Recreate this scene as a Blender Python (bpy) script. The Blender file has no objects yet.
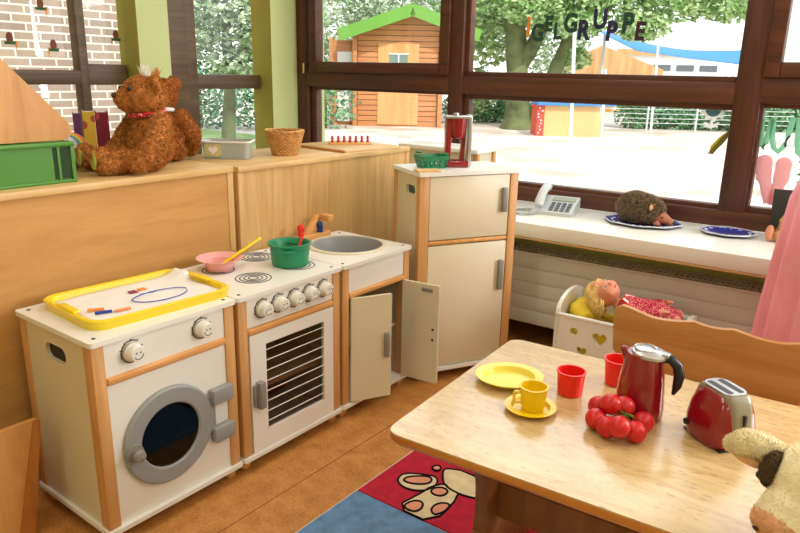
import bpy, bmesh, math, random
from mathutils import Vector, Matrix, noise
C = bpy.context.scene.collection
PI = math.pi
R = math.radians
rnd = random.Random(7)

# ------------------------------------------------------------------ camera
pitch, roll, yaw = 0.2759984, 0.0208333, 0.6436200
fw = Vector((-math.sin(yaw), math.cos(yaw), 0)); rt = Vector((math.cos(yaw), math.sin(yaw), 0)); upv = Vector((0, 0, 1))
F = fw * math.cos(pitch) - upv * math.sin(pitch)
U = upv * math.cos(pitch) + fw * math.sin(pitch)
R2 = rt * math.cos(roll) + U * math.sin(roll)
U2 = -rt * math.sin(roll) + U * math.cos(roll)
cam_d = bpy.data.cameras.new('camera'); cam = bpy.data.objects.new('camera', cam_d); C.objects.link(cam)
m = Matrix.Identity(4)
for i in range(3):
    m[i][0] = R2[i]; m[i][1] = U2[i]; m[i][2] = -F[i]
m[0][3], m[1][3], m[2][3] = 1.59982507, -0.82542153, 1.30501683
cam.matrix_world = m
cam_d.sensor_width = 36; cam_d.lens = 687.472 / 800 * 36; cam_d.clip_start = 0.02; cam_d.clip_end = 500
bpy.context.scene.camera = cam

# ------------------------------------------------------------------ world, sun, lights, exposure
w = bpy.data.worlds.new('sky'); bpy.context.scene.world = w; w.use_nodes = True
nt = w.node_tree; bg = nt.nodes['Background']
tc = nt.nodes.new('ShaderNodeTexCoord'); sx = nt.nodes.new('ShaderNodeSeparateXYZ'); cr = nt.nodes.new('ShaderNodeValToRGB')
nt.links.new(tc.outputs['Generated'], sx.inputs[0]); nt.links.new(sx.outputs['Z'], cr.inputs[0]); nt.links.new(cr.outputs[0], bg.inputs[0])
cr.color_ramp.elements[0].color = (1, 1, 1, 1); cr.color_ramp.elements[1].color = (.72, .84, 1, 1)
bg.inputs[1].default_value = 1.9

def light(name, kind, loc, energy, col=(1, 1, 1), size=None, rot=None, target=None):
    d = bpy.data.lights.new(name, kind); d.energy = energy; d.color = col
    if kind == 'AREA':
        d.shape = 'RECTANGLE'; d.size, d.size_y = size
    o = bpy.data.objects.new(name, d); C.objects.link(o); o.location = loc
    if rot: o.rotation_euler = rot
    if target is not None:
        o.rotation_euler = (Vector(target) - Vector(loc)).to_track_quat('-Z', 'Y').to_euler()
    return o
sun = light('sun', 'SUN', (0, 0, 10), 3.1, (1, .95, .86), target=Vector((0, 0, 10)) + Vector((-.62, .42, -.85))); sun.data.angle = R(1.0)
# daylight coming in through the further window right of the picture
light('daylight_right_window', 'AREA', (3.45, 2.60, 1.55), 130, (.95, .975, 1), (1.6, 1.3), target=(.6, .2, .5))
light('daylight_main_window', 'AREA', (.3, 2.62, 2.0), 18, (.97, .99, 1.0), (2.6, .4), target=(.7, .2, .3))
for lx in (0.3, 2.6):
    for ly in (-2.6, -0.4, 1.3):
        light('ceiling_fill_light', 'AREA', (lx, ly, 2.50), 9.2, (1, .945, .86), (1.2, .3), rot=(0, 0, PI / 2))  # unseen fill lights added overhead to brighten the interior
vs = bpy.context.scene.view_settings
vs.view_transform = 'Standard'; vs.look = 'None'; vs.gamma = 1; vs.use_curve_mapping = False; vs.exposure = 0.0

# ------------------------------------------------------------------ materials
def lin(c):
    return tuple(((x / 255) / 12.92 if x / 255 <= .04045 else ((x / 255 + .055) / 1.055) ** 2.4) for x in c) + (1,)
def base(name):
    mt = bpy.data.materials.new(name); mt.use_nodes = True
    return mt, mt.node_tree, mt.node_tree.nodes['Principled BSDF']
def N(nt, t, **k):
    n = nt.nodes.new(t)
    for a, b in k.items(): setattr(n, a, b)
    return n
def plain(name, c, rough=.5, metal=0, spec=.5, var=0, vscale=8, bump=0, bscale=200, coat=0, sss=0, trans=0):
    mt, nt, b = base(name)
    b.inputs['Base Color'].default_value = lin(c); b.inputs['Roughness'].default_value = rough
    b.inputs['Metallic'].default_value = metal; b.inputs['Specular IOR Level'].default_value = spec
    b.inputs['Coat Weight'].default_value = coat
    if sss: b.inputs['Subsurface Weight'].default_value = sss; b.inputs['Subsurface Scale'].default_value = .02
    if trans: b.inputs['Transmission Weight'].default_value = trans
    if var or bump:
        t = N(nt, 'ShaderNodeTexCoord')
    if var:
        n = N(nt, 'ShaderNodeTexNoise'); n.inputs['Scale'].default_value = vscale; n.inputs['Detail'].default_value = 4
        r = N(nt, 'ShaderNodeValToRGB'); a = lin(c)
        r.color_ramp.elements[0].color = tuple(x * (1 - var) for x in a[:3]) + (1,); r.color_ramp.elements[1].color = tuple(min(1, x * (1 + var)) for x in a[:3]) + (1,)
        r.color_ramp.elements[0].position = .3; r.color_ramp.elements[1].position = .7
        nt.links.new(t.outputs['Object'], n.inputs['Vector']); nt.links.new(n.outputs[0], r.inputs[0]); nt.links.new(r.outputs[0], b.inputs['Base Color'])
    if bump:
        n2 = N(nt, 'ShaderNodeTexNoise'); n2.inputs['Scale'].default_value = bscale; n2.inputs['Detail'].default_value = 3
        bp = N(nt, 'ShaderNodeBump'); bp.inputs['Strength'].default_value = bump; bp.inputs['Distance'].default_value = .004
        nt.links.new(t.outputs['Object'], n2.inputs['Vector']); nt.links.new(n2.outputs[0], bp.inputs['Height']); nt.links.new(bp.outputs[0], b.inputs['Normal'])
    return mt
def wood(name, c1, c2, axis='z', scale=14, stretch=.06, rough=.42, spec=.4, fleck=None, fleckscale=60):
    mt, nt, b = base(name)
    t = N(nt, 'ShaderNodeTexCoord'); mp = N(nt, 'ShaderNodeMapping')
    s = [scale] * 3; s['xyz'.index(axis)] = scale * stretch; mp.inputs['Scale'].default_value = s
    n = N(nt, 'ShaderNodeTexNoise'); n.inputs['Scale'].default_value = 1.6; n.inputs['Detail'].default_value = 8; n.inputs['Distortion'].default_value = .8; n.inputs['Roughness'].default_value = .65
    r = N(nt, 'ShaderNodeValToRGB'); r.color_ramp.elements[0].color = lin(c2); r.color_ramp.elements[1].color = lin(c1)
    r.color_ramp.elements[0].position = .32; r.color_ramp.elements[1].position = .62
    nt.links.new(t.outputs['Object'], mp.inputs[0]); nt.links.new(mp.outputs[0], n.inputs['Vector']); nt.links.new(n.outputs[0], r.inputs[0])
    out = r.outputs[0]
    if fleck:
        m2 = N(nt, 'ShaderNodeMapping'); s = [fleckscale * 1.6] * 3; s['xyz'.index(axis)] = fleckscale * .45; m2.inputs['Scale'].default_value = s
        n2 = N(nt, 'ShaderNodeTexNoise'); n2.inputs['Scale'].default_value = 1; n2.inputs['Detail'].default_value = 3
        r2 = N(nt, 'ShaderNodeValToRGB'); r2.color_ramp.elements[0].position = .60; r2.color_ramp.elements[1].position = .68
        mx = N(nt, 'ShaderNodeMixRGB'); mx.inputs[2].default_value = lin(fleck)
        nt.links.new(t.outputs['Object'], m2.inputs[0]); nt.links.new(m2.outputs[0], n2.inputs['Vector']); nt.links.new(n2.outputs[0], r2.inputs[0])
        nt.links.new(r2.outputs[0], mx.inputs[0]); nt.links.new(out, mx.inputs[1]); out = mx.outputs[0]
    nt.links.new(out, b.inputs['Base Color'])
    b.inputs['Roughness'].default_value = rough; b.inputs['Specular IOR Level'].default_value = spec
    bp = N(nt, 'ShaderNodeBump'); bp.inputs['Strength'].default_value = .08; bp.inputs['Distance'].default_value = .002
    nt.links.new(n.outputs[0], bp.inputs['Height']); nt.links.new(bp.outputs[0], b.inputs['Normal'])
    return mt
def glass(name, tint=(1, 1, 1), gloss=.03, rough=0.0):
    mt = bpy.data.materials.new(name); mt.use_nodes = True; nt = mt.node_tree; nt.nodes.clear()
    o = N(nt, 'ShaderNodeOutputMaterial'); tr = N(nt, 'ShaderNodeBsdfTransparent'); gl = N(nt, 'ShaderNodeBsdfGlossy'); mx = N(nt, 'ShaderNodeMixShader')
    tr.inputs[0].default_value = (*tint, 1); gl.inputs['Roughness'].default_value = rough; mx.inputs[0].default_value = gloss
    nt.links.new(tr.outputs[0], mx.inputs[1]); nt.links.new(gl.outputs[0], mx.inputs[2]); nt.links.new(mx.outputs[0], o.inputs[0])
    return mt

def leafmat(name, c1, c2, scale=5, p0=.38, p1=.66):
    mt, nt, b = base(name); t = N(nt, 'ShaderNodeTexCoord'); n = N(nt, 'ShaderNodeTexNoise'); n.inputs['Scale'].default_value = scale; n.inputs['Detail'].default_value = 5
    r = N(nt, 'ShaderNodeValToRGB'); r.color_ramp.elements[0].color = lin(c1); r.color_ramp.elements[1].color = lin(c2); r.color_ramp.elements[0].position = p0; r.color_ramp.elements[1].position = p1
    nt.links.new(t.outputs['Object'], n.inputs['Vector']); nt.links.new(n.outputs[0], r.inputs[0]); nt.links.new(r.outputs[0], b.inputs['Base Color']); b.inputs['Roughness'].default_value = .7
    return mt
def thin(name, c):
    mt, nt, b = base(name); b.inputs['Base Color'].default_value = lin(c); b.inputs['Roughness'].default_value = .8
    tl = N(nt, 'ShaderNodeBsdfTranslucent'); tl.inputs[0].default_value = lin(c); mx = N(nt, 'ShaderNodeMixShader'); mx.inputs[0].default_value = .88
    o = nt.nodes['Material Output']; nt.links.new(b.outputs[0], mx.inputs[1]); nt.links.new(tl.outputs[0], mx.inputs[2]); nt.links.new(mx.outputs[0], o.inputs[0])
    return mt
M = {}
M['thin_white'] = thin('thin_white_paper', (244, 242, 238)); M['thin_blue'] = thin('thin_grey_blue', (150, 178, 190))
M['birch_v'] = wood('birch_panel_vertical', (216, 176, 116), (192, 146, 86), 'z', 12, .07)
M['birch_y'] = wood('birch_edge_y', (226, 190, 132), (206, 164, 104), 'y', 14, .06)
M['birch_x'] = wood('birch_edge_x', (222, 186, 128), (202, 158, 98), 'x', 14, .06)
M['tan_panel'] = wood('tan_panel', (208, 158, 92), (190, 138, 74), 'y', 7, .12, rough=.5)
M['post'] = wood('beech_post', (216, 166, 108), (196, 140, 80), 'z', 16, .06)
M['dowel'] = wood('beech_dowel', (228, 172, 104), (208, 142, 76), 'y', 18, .06)
M['ball'] = wood('beech_ball', (222, 172, 108), (200, 142, 84), 'z', 20, .2)
M['ply'] = wood('plywood', (214, 160, 92), (190, 132, 66), 'z', 9, .12)
M['ply_shaded'] = wood('plywood_shaded', (190, 122, 60), (160, 94, 42), 'z', 10, .12)
M['board'] = wood('cutting_board', (196, 140, 84), (170, 110, 60), 'y', 14, .1)
M['table'] = wood('table_top', (212, 184, 132), (190, 156, 102), 'x', 16, .25, rough=.24, spec=.6, fleck=(178, 142, 92), fleckscale=90)
M['table_edge'] = wood('table_edge', (208, 142, 66), (184, 112, 44), 'x', 14, .07, rough=.35)
M['table_leg'] = wood('table_leg', (150, 96, 52), (122, 72, 34), 'z', 10, .1, rough=.4)
M['chair'] = wood('chair_back', (204, 150, 90), (180, 122, 62), 'x', 11, .09, rough=.35)
M['frame'] = wood('window_frame', (98, 56, 36), (66, 36, 24), 'x', 12, .05, rough=.4)
M['frame_v'] = wood('window_frame_upright', (92, 52, 34), (62, 34, 24), 'z', 12, .05, rough=.4)
M['frame_l'] = wood('window_frame_grey_brown', (106, 82, 54), (76, 56, 36), 'y', 12, .05, rough=.45)
M['cream'] = plain('shaded_white_laminate', (222, 212, 182), .38, var=.02, vscale=3)  # white laminate toned to cream, shade of less lit faces in the colour
M['white'] = plain('white_laminate', (238, 236, 228), .32)
M['inner'] = plain('inner_board', (190, 180, 165), .6)
M['grey'] = plain('grey_lacquer', (150, 152, 152), .42)
M['handle'] = plain('grey_handle', (138, 134, 126), .4)
M['dark'] = plain('dark_interior', (40, 36, 36), .6)
M['black'] = plain('black_plastic', (28, 28, 30), .35)
M['blackmark'] = plain('black_print', (30, 30, 32), .5)
M['knob'] = plain('knob_white', (236, 232, 220), .35)
M['yellow'] = plain('yellow_plastic', (245, 214, 40), .28, sss=.1)
M['yellow_cup'] = plain('yellow_cup_plastic', (246, 208, 20), .3, sss=.1)
M['red'] = plain('red_cup_plastic', (235, 40, 28), .28, sss=.15)
M['redball'] = plain('red_berry', (205, 28, 34), .32, var=.15, vscale=30)
M['crimson'] = plain('crimson_gloss', (140, 12, 26), .18, coat=.6)
M['cream_plastic'] = plain('champagne_plastic', (138, 128, 102), .35)
M['silver'] = plain('silver', (190, 190, 190), .3, metal=.8)
M['pink_bowl'] = plain('pink_plastic', (244, 176, 176), .35, sss=.3)
M['green_pot'] = plain('green_pot', (28, 140, 96), .35, var=.06, vscale=10)
M['green_crate'] = plain('green_crate', (70, 134, 30), .4)
M['green_basket'] = plain('green_basket', (10, 120, 70), .4)
M['paper'] = plain('paper', (240, 236, 230), .8)
M['crayon_blue'] = plain('crayon_blue', (90, 110, 190), .9)
M['orange'] = plain('orange_wax', (240, 140, 60), .6)
M['purple'] = plain('purple_wax', (150, 60, 90), .6)
M['wicker'] = plain('wicker', (206, 154, 88), .7, var=.25, vscale=60, bump=.8, bscale=120)
M['clear_tub'] = glass('clear_tub', (.86, .9, .9), .16, .15)
M['label_green'] = plain('label_green', (206, 200, 140), .5, var=.15, vscale=40)
M['glass'] = glass('window_glass')
M['smoked'] = glass('smoked_glass', (.24, .22, .2), .04, .03)
M['wall_green'] = plain('wall_green', (200, 208, 146), .7, bump=.1, bscale=300)
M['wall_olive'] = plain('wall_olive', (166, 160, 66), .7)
M['wall_under'] = plain('wall_under_sill', (200, 208, 130), .7)
M['ceiling'] = plain('ceiling_white', (240, 238, 230), .8)
M['sill'] = plain('sill_white', (234, 232, 220), .3, spec=.6)
M['radiator'] = plain('radiator_white', (226, 222, 208), .35)
M['doll_skin'] = plain('doll_skin', (224, 150, 116), .45, sss=.2)
M['blond'] = plain('blond_hair', (232, 200, 120), .6, var=.25, vscale=50)
M['pillow'] = plain('yellow_fabric', (226, 196, 50), .85, bump=.3, bscale=60)
M['tulle'] = plain('pink_tulle', (248, 156, 172), .7, var=.12, vscale=6)
M['bear'] = plain('brown_plush', (196, 132, 72), .95, spec=.1, var=.3, vscale=60)
M['bear_dk'] = plain('brown_plush_dark', (176, 112, 60), .95, spec=.1, var=.3, vscale=60)
M['nose'] = plain('nose_brown', (70, 36, 22), .5)
M['cow'] = plain('cream_plush', (250, 234, 198), .95, spec=.1, var=.12, vscale=40)
M['cow_pink'] = plain('pinkish_plush', (230, 178, 138), .95, spec=.1, var=.12, vscale=60)
M['cow_patch'] = plain('dark_plush', (104, 88, 66), .95, spec=.1, var=.3, vscale=80)
M['hedgehog'] = plain('spiky_plush', (150, 130, 104), .95, var=.75, vscale=160)
M['hog_face'] = plain('hedgehog_face', (176, 112, 84), .8)
M['blue_plate'] = plain('cobalt_plate', (36, 56, 150), .15, coat=.5, var=.3, vscale=60)
M['plate_rim'] = plain('plate_rim_white', (220, 224, 230), .2)
M['phone'] = plain('phone_silver', (196, 200, 200), .35)
M['phone_dark'] = plain('phone_grey', (96, 102, 104), .4)
M['lcd'] = plain('phone_lcd', (150, 158, 130), .3)
M['rug_red'] = plain('rug_red', (188, 44, 62), .95, spec=.1, var=.14, vscale=30, bump=.7, bscale=400)
M['rug_blue'] = plain('rug_blue', (104, 140, 178), .95, spec=.1, var=.22, vscale=24, bump=.7, bscale=400)
M['rug_cream'] = plain('rug_cream', (226, 206, 164), .95, spec=.1, var=.1, vscale=30, bump=.7, bscale=400)
M['rug_salmon'] = plain('rug_salmon', (226, 154, 122), .95, spec=.1, var=.1, vscale=30, bump=.7, bscale=400)
M['rug_line'] = plain('rug_outline', (30, 24, 30), .95, spec=.1)
M['rug_edge'] = plain('rug_binding', (206, 192, 180), .9)
M['stick_brown'] = plain('sticker_brown', (124, 62, 34), .7)
M['stick_green'] = plain('sticker_green', (28, 92, 44), .7)
M['let_green'] = plain('letter_green', (14, 62, 44), .6)
M['let_navy'] = plain('letter_navy', (26, 26, 66), .6)
M['let_plum'] = plain('letter_plum', (52, 14, 40), .6)
M['let_orange'] = plain('letter_orange', (226, 132, 20), .6)
M['leaf'] = leafmat('tree_leaf', (96, 148, 62), (214, 232, 176))  # ramp paints whitish highlights and dark gaps into the foliage
M['leaf_pale'] = leafmat('pale_leaf', (104, 140, 84), (224, 234, 208))
M['hedge'] = leafmat('hedge_leaf', (44, 110, 66), (140, 190, 140))
M['bark'] = plain('bark', (100, 108, 68), .9, var=.6, vscale=2.2, bump=.6, bscale=14)
M['sand'] = leafmat('sand', (196, 176, 154), (236, 226, 214), .9, .35, .62)
M['grass'] = plain('grass', (138, 164, 92), .95, var=.3, vscale=.8)
M['hut'] = wood('hut_boards', (208, 146, 96), (184, 118, 70), 'x', 3, .1, rough=.7)
M['hut_door'] = wood('hut_door', (222, 168, 110), (204, 146, 88), 'z', 3, .1, rough=.7)
M['hut_roof'] = plain('hut_roof_green', (104, 160, 58), .6)
M['gap_shade'] = plain('hut_gap_shade', (120, 74, 44), .9)
M['play_yellow'] = plain('play_yellow', (224, 182, 124), .7)
M['play_blue'] = plain('play_blue', (70, 140, 200), .6)
M['play_red'] = plain('play_red', (206, 74, 56), .6)
M['metal_white'] = plain('fence_metal', (210, 214, 214), .5)
M['tarp'] = plain('blue_tarp', (60, 132, 206), .5)
M['render_white'] = plain('white_render', (235, 235, 230), .8)
M['gable'] = wood('orange_gable', (210, 168, 116), (180, 134, 84), 'z', 3, .1, rough=.7)
M['window_dark'] = plain('far_window', (90, 96, 104), .2)
M['pink_paint'] = thin('pink_knit', (238, 196, 194))
M['green_foil'] = thin('green_foil', (176, 216, 190))
M['brass'] = plain('brass', (190, 160, 90), .35, metal=.7)
M['foot_pad'] = plain('foot_pad_green', (196, 208, 96), .9)
M['ear_tan'] = plain('ear_tan', (214, 160, 120), .9)
M['iris'] = plain('iris_blue', (60, 80, 110), .3)

# floor: cork linoleum with seams between the sheets
mt, nt, b = base('cork_linoleum'); M['floor'] = mt
t = N(nt, 'ShaderNodeTexCoord'); n1 = N(nt, 'ShaderNodeTexNoise'); n1.inputs['Scale'].default_value = 110; n1.inputs['Detail'].default_value = 6
n2 = N(nt, 'ShaderNodeTexNoise'); n2.inputs['Scale'].default_value = 16; n2.inputs['Detail'].default_value = 4
ad = N(nt, 'ShaderNodeMath', operation='ADD'); mu = N(nt, 'ShaderNodeMath', operation='MULTIPLY'); mu.inputs[1].default_value = .5
r = N(nt, 'ShaderNodeValToRGB'); r.color_ramp.elements[0].color = lin((170, 110, 50)); r.color_ramp.elements[1].color = lin((206, 146, 78)); r.color_ramp.elements[0].position = .36; r.color_ramp.elements[1].position = .62
for n in (n1, n2): nt.links.new(t.outputs['Object'], n.inputs['Vector'])
nt.links.new(n1.outputs[0], ad.inputs[0]); nt.links.new(n2.outputs[0], ad.inputs[1]); nt.links.new(ad.outputs[0], mu.inputs[0]); nt.links.new(mu.outputs[0], r.inputs[0])
sp = N(nt, 'ShaderNodeSeparateXYZ'); nt.links.new(t.outputs['Object'], sp.inputs[0])
a1 = N(nt, 'ShaderNodeMath', operation='SUBTRACT'); a1.inputs[1].default_value = .158 - 10; nt.links.new(sp.outputs['X'], a1.inputs[0])
a2 = N(nt, 'ShaderNodeMath', operation='MODULO'); a2.inputs[1].default_value = 1.0; nt.links.new(a1.outputs[0], a2.inputs[0])
a3 = N(nt, 'ShaderNodeMath', operation='LESS_THAN'); a3.inputs[1].default_value = .0035; nt.links.new(a2.outputs[0], a3.inputs[0])
mx = N(nt, 'ShaderNodeMixRGB'); mx.inputs[2].default_value = lin((110, 60, 22)); nt.links.new(a3.outputs[0], mx.inputs[0]); nt.links.new(r.outputs[0], mx.inputs[1])
nt.links.new(mx.outputs[0], b.inputs['Base Color']); b.inputs['Roughness'].default_value = .5; b.inputs['Specular IOR Level'].default_value = .35
# brick
mt, nt, b = base('pale_brick'); M['brick'] = mt
t = N(nt, 'ShaderNodeTexCoord'); mp = N(nt, 'ShaderNodeMapping'); mp.inputs['Rotation'].default_value = (0, 0, 0)
sp = N(nt, 'ShaderNodeSeparateXYZ'); cb = N(nt, 'ShaderNodeCombineXYZ'); nt.links.new(t.outputs['Object'], sp.inputs[0])
nt.links.new(sp.outputs['Y'], cb.inputs[0]); nt.links.new(sp.outputs['Z'], cb.inputs[1])
br = N(nt, 'ShaderNodeTexBrick'); br.inputs['Scale'].default_value = 1; br.inputs['Brick Width'].default_value = .20; br.inputs['Row Height'].default_value = .0625; br.inputs['Mortar Size'].default_value = .007
br.inputs['Color1'].default_value = lin((184, 160, 140)); br.inputs['Color2'].default_value = lin((156, 138, 122)); br.inputs['Mortar'].default_value = lin((240, 234, 216))
nt.links.new(cb.outputs[0], br.inputs['Vector']); nt.links.new(br.outputs[0], b.inputs['Base Color']); b.inputs['Roughness'].default_value = .9
# red printed dress and polka kerchief
def dotted(name, c1, c2, scale, size=.3):
    mt, nt, b = base(name); t = N(nt, 'ShaderNodeTexCoord'); v = N(nt, 'ShaderNodeTexVoronoi'); v.inputs['Scale'].default_value = scale
    l = N(nt, 'ShaderNodeMath', operation='LESS_THAN'); l.inputs[1].default_value = size; mx = N(nt, 'ShaderNodeMixRGB'); mx.inputs[1].default_value = lin(c1); mx.inputs[2].default_value = lin(c2)
    nt.links.new(t.outputs['Object'], v.inputs['Vector']); nt.links.new(v.outputs['Distance'], l.inputs[0]); nt.links.new(l.outputs[0], mx.inputs[0]); nt.links.new(mx.outputs[0], b.inputs['Base Color']); b.inputs['Roughness'].default_value = .85
    return mt
M['dress'] = dotted('dress_print', (176, 30, 60), (236, 170, 150), 150, .34)
M['kerchief'] = dotted('red_kerchief', (214, 40, 48), (245, 235, 230), 110, .28)

# ------------------------------------------------------------------ mesh helpers
class G:
    """collects shapes into one mesh"""
    def __init__(s): s.v = []; s.f = []; s.m = []
    def take(s, bm, Mx=None, mi=0):
        o = len(s.v)
        bm.verts.index_update()
        for v in bm.verts: s.v.append(tuple(Mx @ v.co) if Mx else tuple(v.co))
        for f in bm.faces: s.f.append([o + v.index for v in f.verts]); s.m.append(mi)
        bm.free(); return s
    def box(s, a, b, bev=0, Mx=None, mi=0, seg=2):
        bm = bmesh.new()
        c = [(a[i] + b[i]) / 2 for i in range(3)]; d = [abs(b[i] - a[i]) for i in range(3)]
        bmesh.ops.create_cube(bm, size=1, matrix=Matrix.Translation(c) @ Matrix.Diagonal((*d, 1)))
        if bev: bmesh.ops.bevel(bm, geom=bm.edges[:], offset=min(bev, min(d) * .49), segments=seg, affect='EDGES', profile=.5)
        return s.take(bm, Mx, mi)
    def cyl(s, p0, p1, r0, r1=None, n=20, mi=0, Mx=None):
        p0 = Vector(p0); p1 = Vector(p1); r1 = r0 if r1 is None else r1
        bm = bmesh.new(); L = (p1 - p0).length
        q = (p1 - p0).to_track_quat('Z', 'Y').to_matrix().to_4x4()
        bmesh.ops.create_cone(bm, cap_ends=True, cap_tris=False, segments=n, radius1=r0, radius2=max(r1, 1e-5), depth=L, matrix=Matrix.Translation((p0 + p1) / 2) @ q)
        return s.take(bm, Mx, mi)
    def ball(s, c, r, n=20, mi=0, Mx=None, rot=None):
        bm = bmesh.new(); r = (r, r, r) if not hasattr(r, '__len__') else r
        T = Matrix.Translation(c)
        if rot: T = T @ rot
        bmesh.ops.create_uvsphere(bm, u_segments=n, v_segments=max(6, n * 2 // 3), radius=1, matrix=T @ Matrix.Diagonal((*r, 1)))
        return s.take(bm, Mx, mi)
    def lathe(s, prof, n=32, Mx=None, mi=0, sx=1, sy=1, closed=False, cap=True):
        o = len(s.v); k = len(prof)
        for i in range(n):
            a = 2 * PI * i / n
            for (r_, z) in prof:
                p = Vector((r_ * math.cos(a) * sx, r_ * math.sin(a) * sy, z)); s.v.append(tuple(Mx @ p) if Mx else tuple(p))
        for i in range(n):
            j = (i + 1) % n
            for q in range(k if closed else k - 1):
                q2 = (q + 1) % k
                s.f.append([o + i * k + q, o + j * k + q, o + j * k + q2, o + i * k + q2]); s.m.append(mi)
        if not closed and cap:
            for q, flip in ((0, True), (k - 1, False)):
                if prof[q][0] > 1e-4:
                    l = [o + i * k + q for i in range(n)]
                    s.f.append(l[::-1] if flip else l); s.m.append(mi)
        return s
    def prism(s, outline, h, Mx=None, holes=(), mi=0, z0=0):
        bm = bmesh.new(); es = []
        for lp in [outline] + list(holes):
            vs_ = [bm.verts.new((p[0], p[1], z0)) for p in lp]
            for i in range(len(vs_)): es.append(bm.edges.new((vs_[i], vs_[(i + 1) % len(vs_)])))
        bmesh.ops.triangle_fill(bm, use_beauty=True, use_dissolve=False, edges=es, normal=(0, 0, 1))
        g = bmesh.ops.extrude_face_region(bm, geom=bm.faces[:])
        bmesh.ops.translate(bm, vec=(0, 0, h), verts=[e for e in g['geom'] if isinstance(e, bmesh.types.BMVert)])
        bmesh.ops.recalc_face_normals(bm, faces=bm.faces[:])
        return s.take(bm, Mx, mi)
    def tube(s, pts, r, n=8, mi=0, closed=False, Mx=None):
        pts = [Vector(p) for p in pts]; o = len(s.v); k = len(pts)
        rr = r if hasattr(r, '__len__') else [r] * k
        ref = Vector((0, 0, 1))
        for i, p in enumerate(pts):
            a = pts[(i - 1) % k] if (closed or i > 0) else p; b_ = pts[(i + 1) % k] if (closed or i < k - 1) else p
            d = (b_ - a).normalized(); rf = ref if abs(d.z) < .93 else Vector((1, 0, 0))
            x = d.cross(rf).normalized(); y = d.cross(x)
            for j in range(n):
                an = 2 * PI * j / n; q = p + (x * math.cos(an) + y * math.sin(an)) * rr[i]
                s.v.append(tuple(Mx @ q) if Mx else tuple(q))
        for i in range(k if closed else k - 1):
            i2 = (i + 1) % k
            for j in range(n):
                j2 = (j + 1) % n; s.f.append([o + i * n + j, o + i * n + j2, o + i2 * n + j2, o + i2 * n + j]); s.m.append(mi)
        if not closed:
            s.f.append([o + j for j in range(n)][::-1]); s.m.append(mi); s.f.append([o + (k - 1) * n + j for j in range(n)]); s.m.append(mi)
        return s
    def mesh(s, name):
        me = bpy.data.meshes.new(name); me.from_pydata(s.v, [], s.f); me.polygons.foreach_set('material_index', s.m); me.update()
        bm = bmesh.new(); bm.from_mesh(me); bmesh.ops.recalc_face_normals(bm, faces=bm.faces[:]); bm.to_mesh(me); bm.free()
        return me
def obj(name, g, mats, parent=None, smooth=35, label=None):
    me = g.mesh(name) if isinstance(g, G) else g
    for mm in (mats if isinstance(mats, (list, tuple)) else [mats]): me.materials.append(mm)
    if smooth:
        me.polygons.foreach_set('use_smooth', [True] * len(me.polygons)); me.set_sharp_from_angle(angle=R(smooth))
    o = bpy.data.objects.new(name, me); C.objects.link(o); o.parent = parent
    if label: o['label'] = label
    return o
def tag(o, label, cat, group=None, kind=None):
    o['label'] = label; o['category'] = cat
    if group: o['group'] = group
    if kind: o['kind'] = kind
    return o
def thing(name, label, cat, loc=(0, 0, 0), rz=0, group=None):
    o = bpy.data.objects.new(name, None); C.objects.link(o); o.location = loc; o.rotation_euler = (0, 0, rz); o.empty_display_size = .05
    return tag(o, label, cat, group)
def struct(o, label=None):
    o['kind'] = 'structure'
    if label: o['label'] = label
    return o
def copy_tree(o, parent=None):
    c = o.copy(); C.objects.link(c); c.parent = parent
    for ch in list(o.children): copy_tree(ch, c)
    return c
YZ = Matrix(((0, 0, 1, 0), (1, 0, 0, 0), (0, 1, 0, 0), (0, 0, 0, 1)))       # (u,v,w) -> (w,u,v)
XZ = Matrix(((1, 0, 0, 0), (0, 0, 1, 0), (0, 1, 0, 0), (0, 0, 0, 1)))       # (u,v,w) -> (u,w,v)
def T(*a): return Matrix.Translation(a)
def RZ(a): return Matrix.Rotation(a, 4, 'Z')
def RX(a): return Matrix.Rotation(a, 4, 'X')
def RY(a): return Matrix.Rotation(a, 4, 'Y')
def rrect(x0, y0, x1, y1, r, n=6):
    out = []
    for cx, cy, a0 in ((x1 - r, y0 + r, -PI / 2), (x1 - r, y1 - r, 0), (x0 + r, y1 - r, PI / 2), (x0 + r, y0 + r, PI)):
        for i in range(n + 1):
            a = a0 + PI / 2 * i / n; out.append((cx + r * math.cos(a), cy + r * math.sin(a)))
    return out
def circ(cx, cy, r, n=32, ry=None):
    return [(cx + r * math.cos(2 * PI * i / n), cy + (ry or r) * math.sin(2 * PI * i / n)) for i in range(n)]
def capsule(g, p0, p1, r0, r1, n=7):
    p0 = Vector(p0); p1 = Vector(p1)
    for i in range(n): t_ = i / (n - 1); g.ball(p0.lerp(p1, t_), r0 + (r1 - r0) * t_, 14)
    return g
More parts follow.
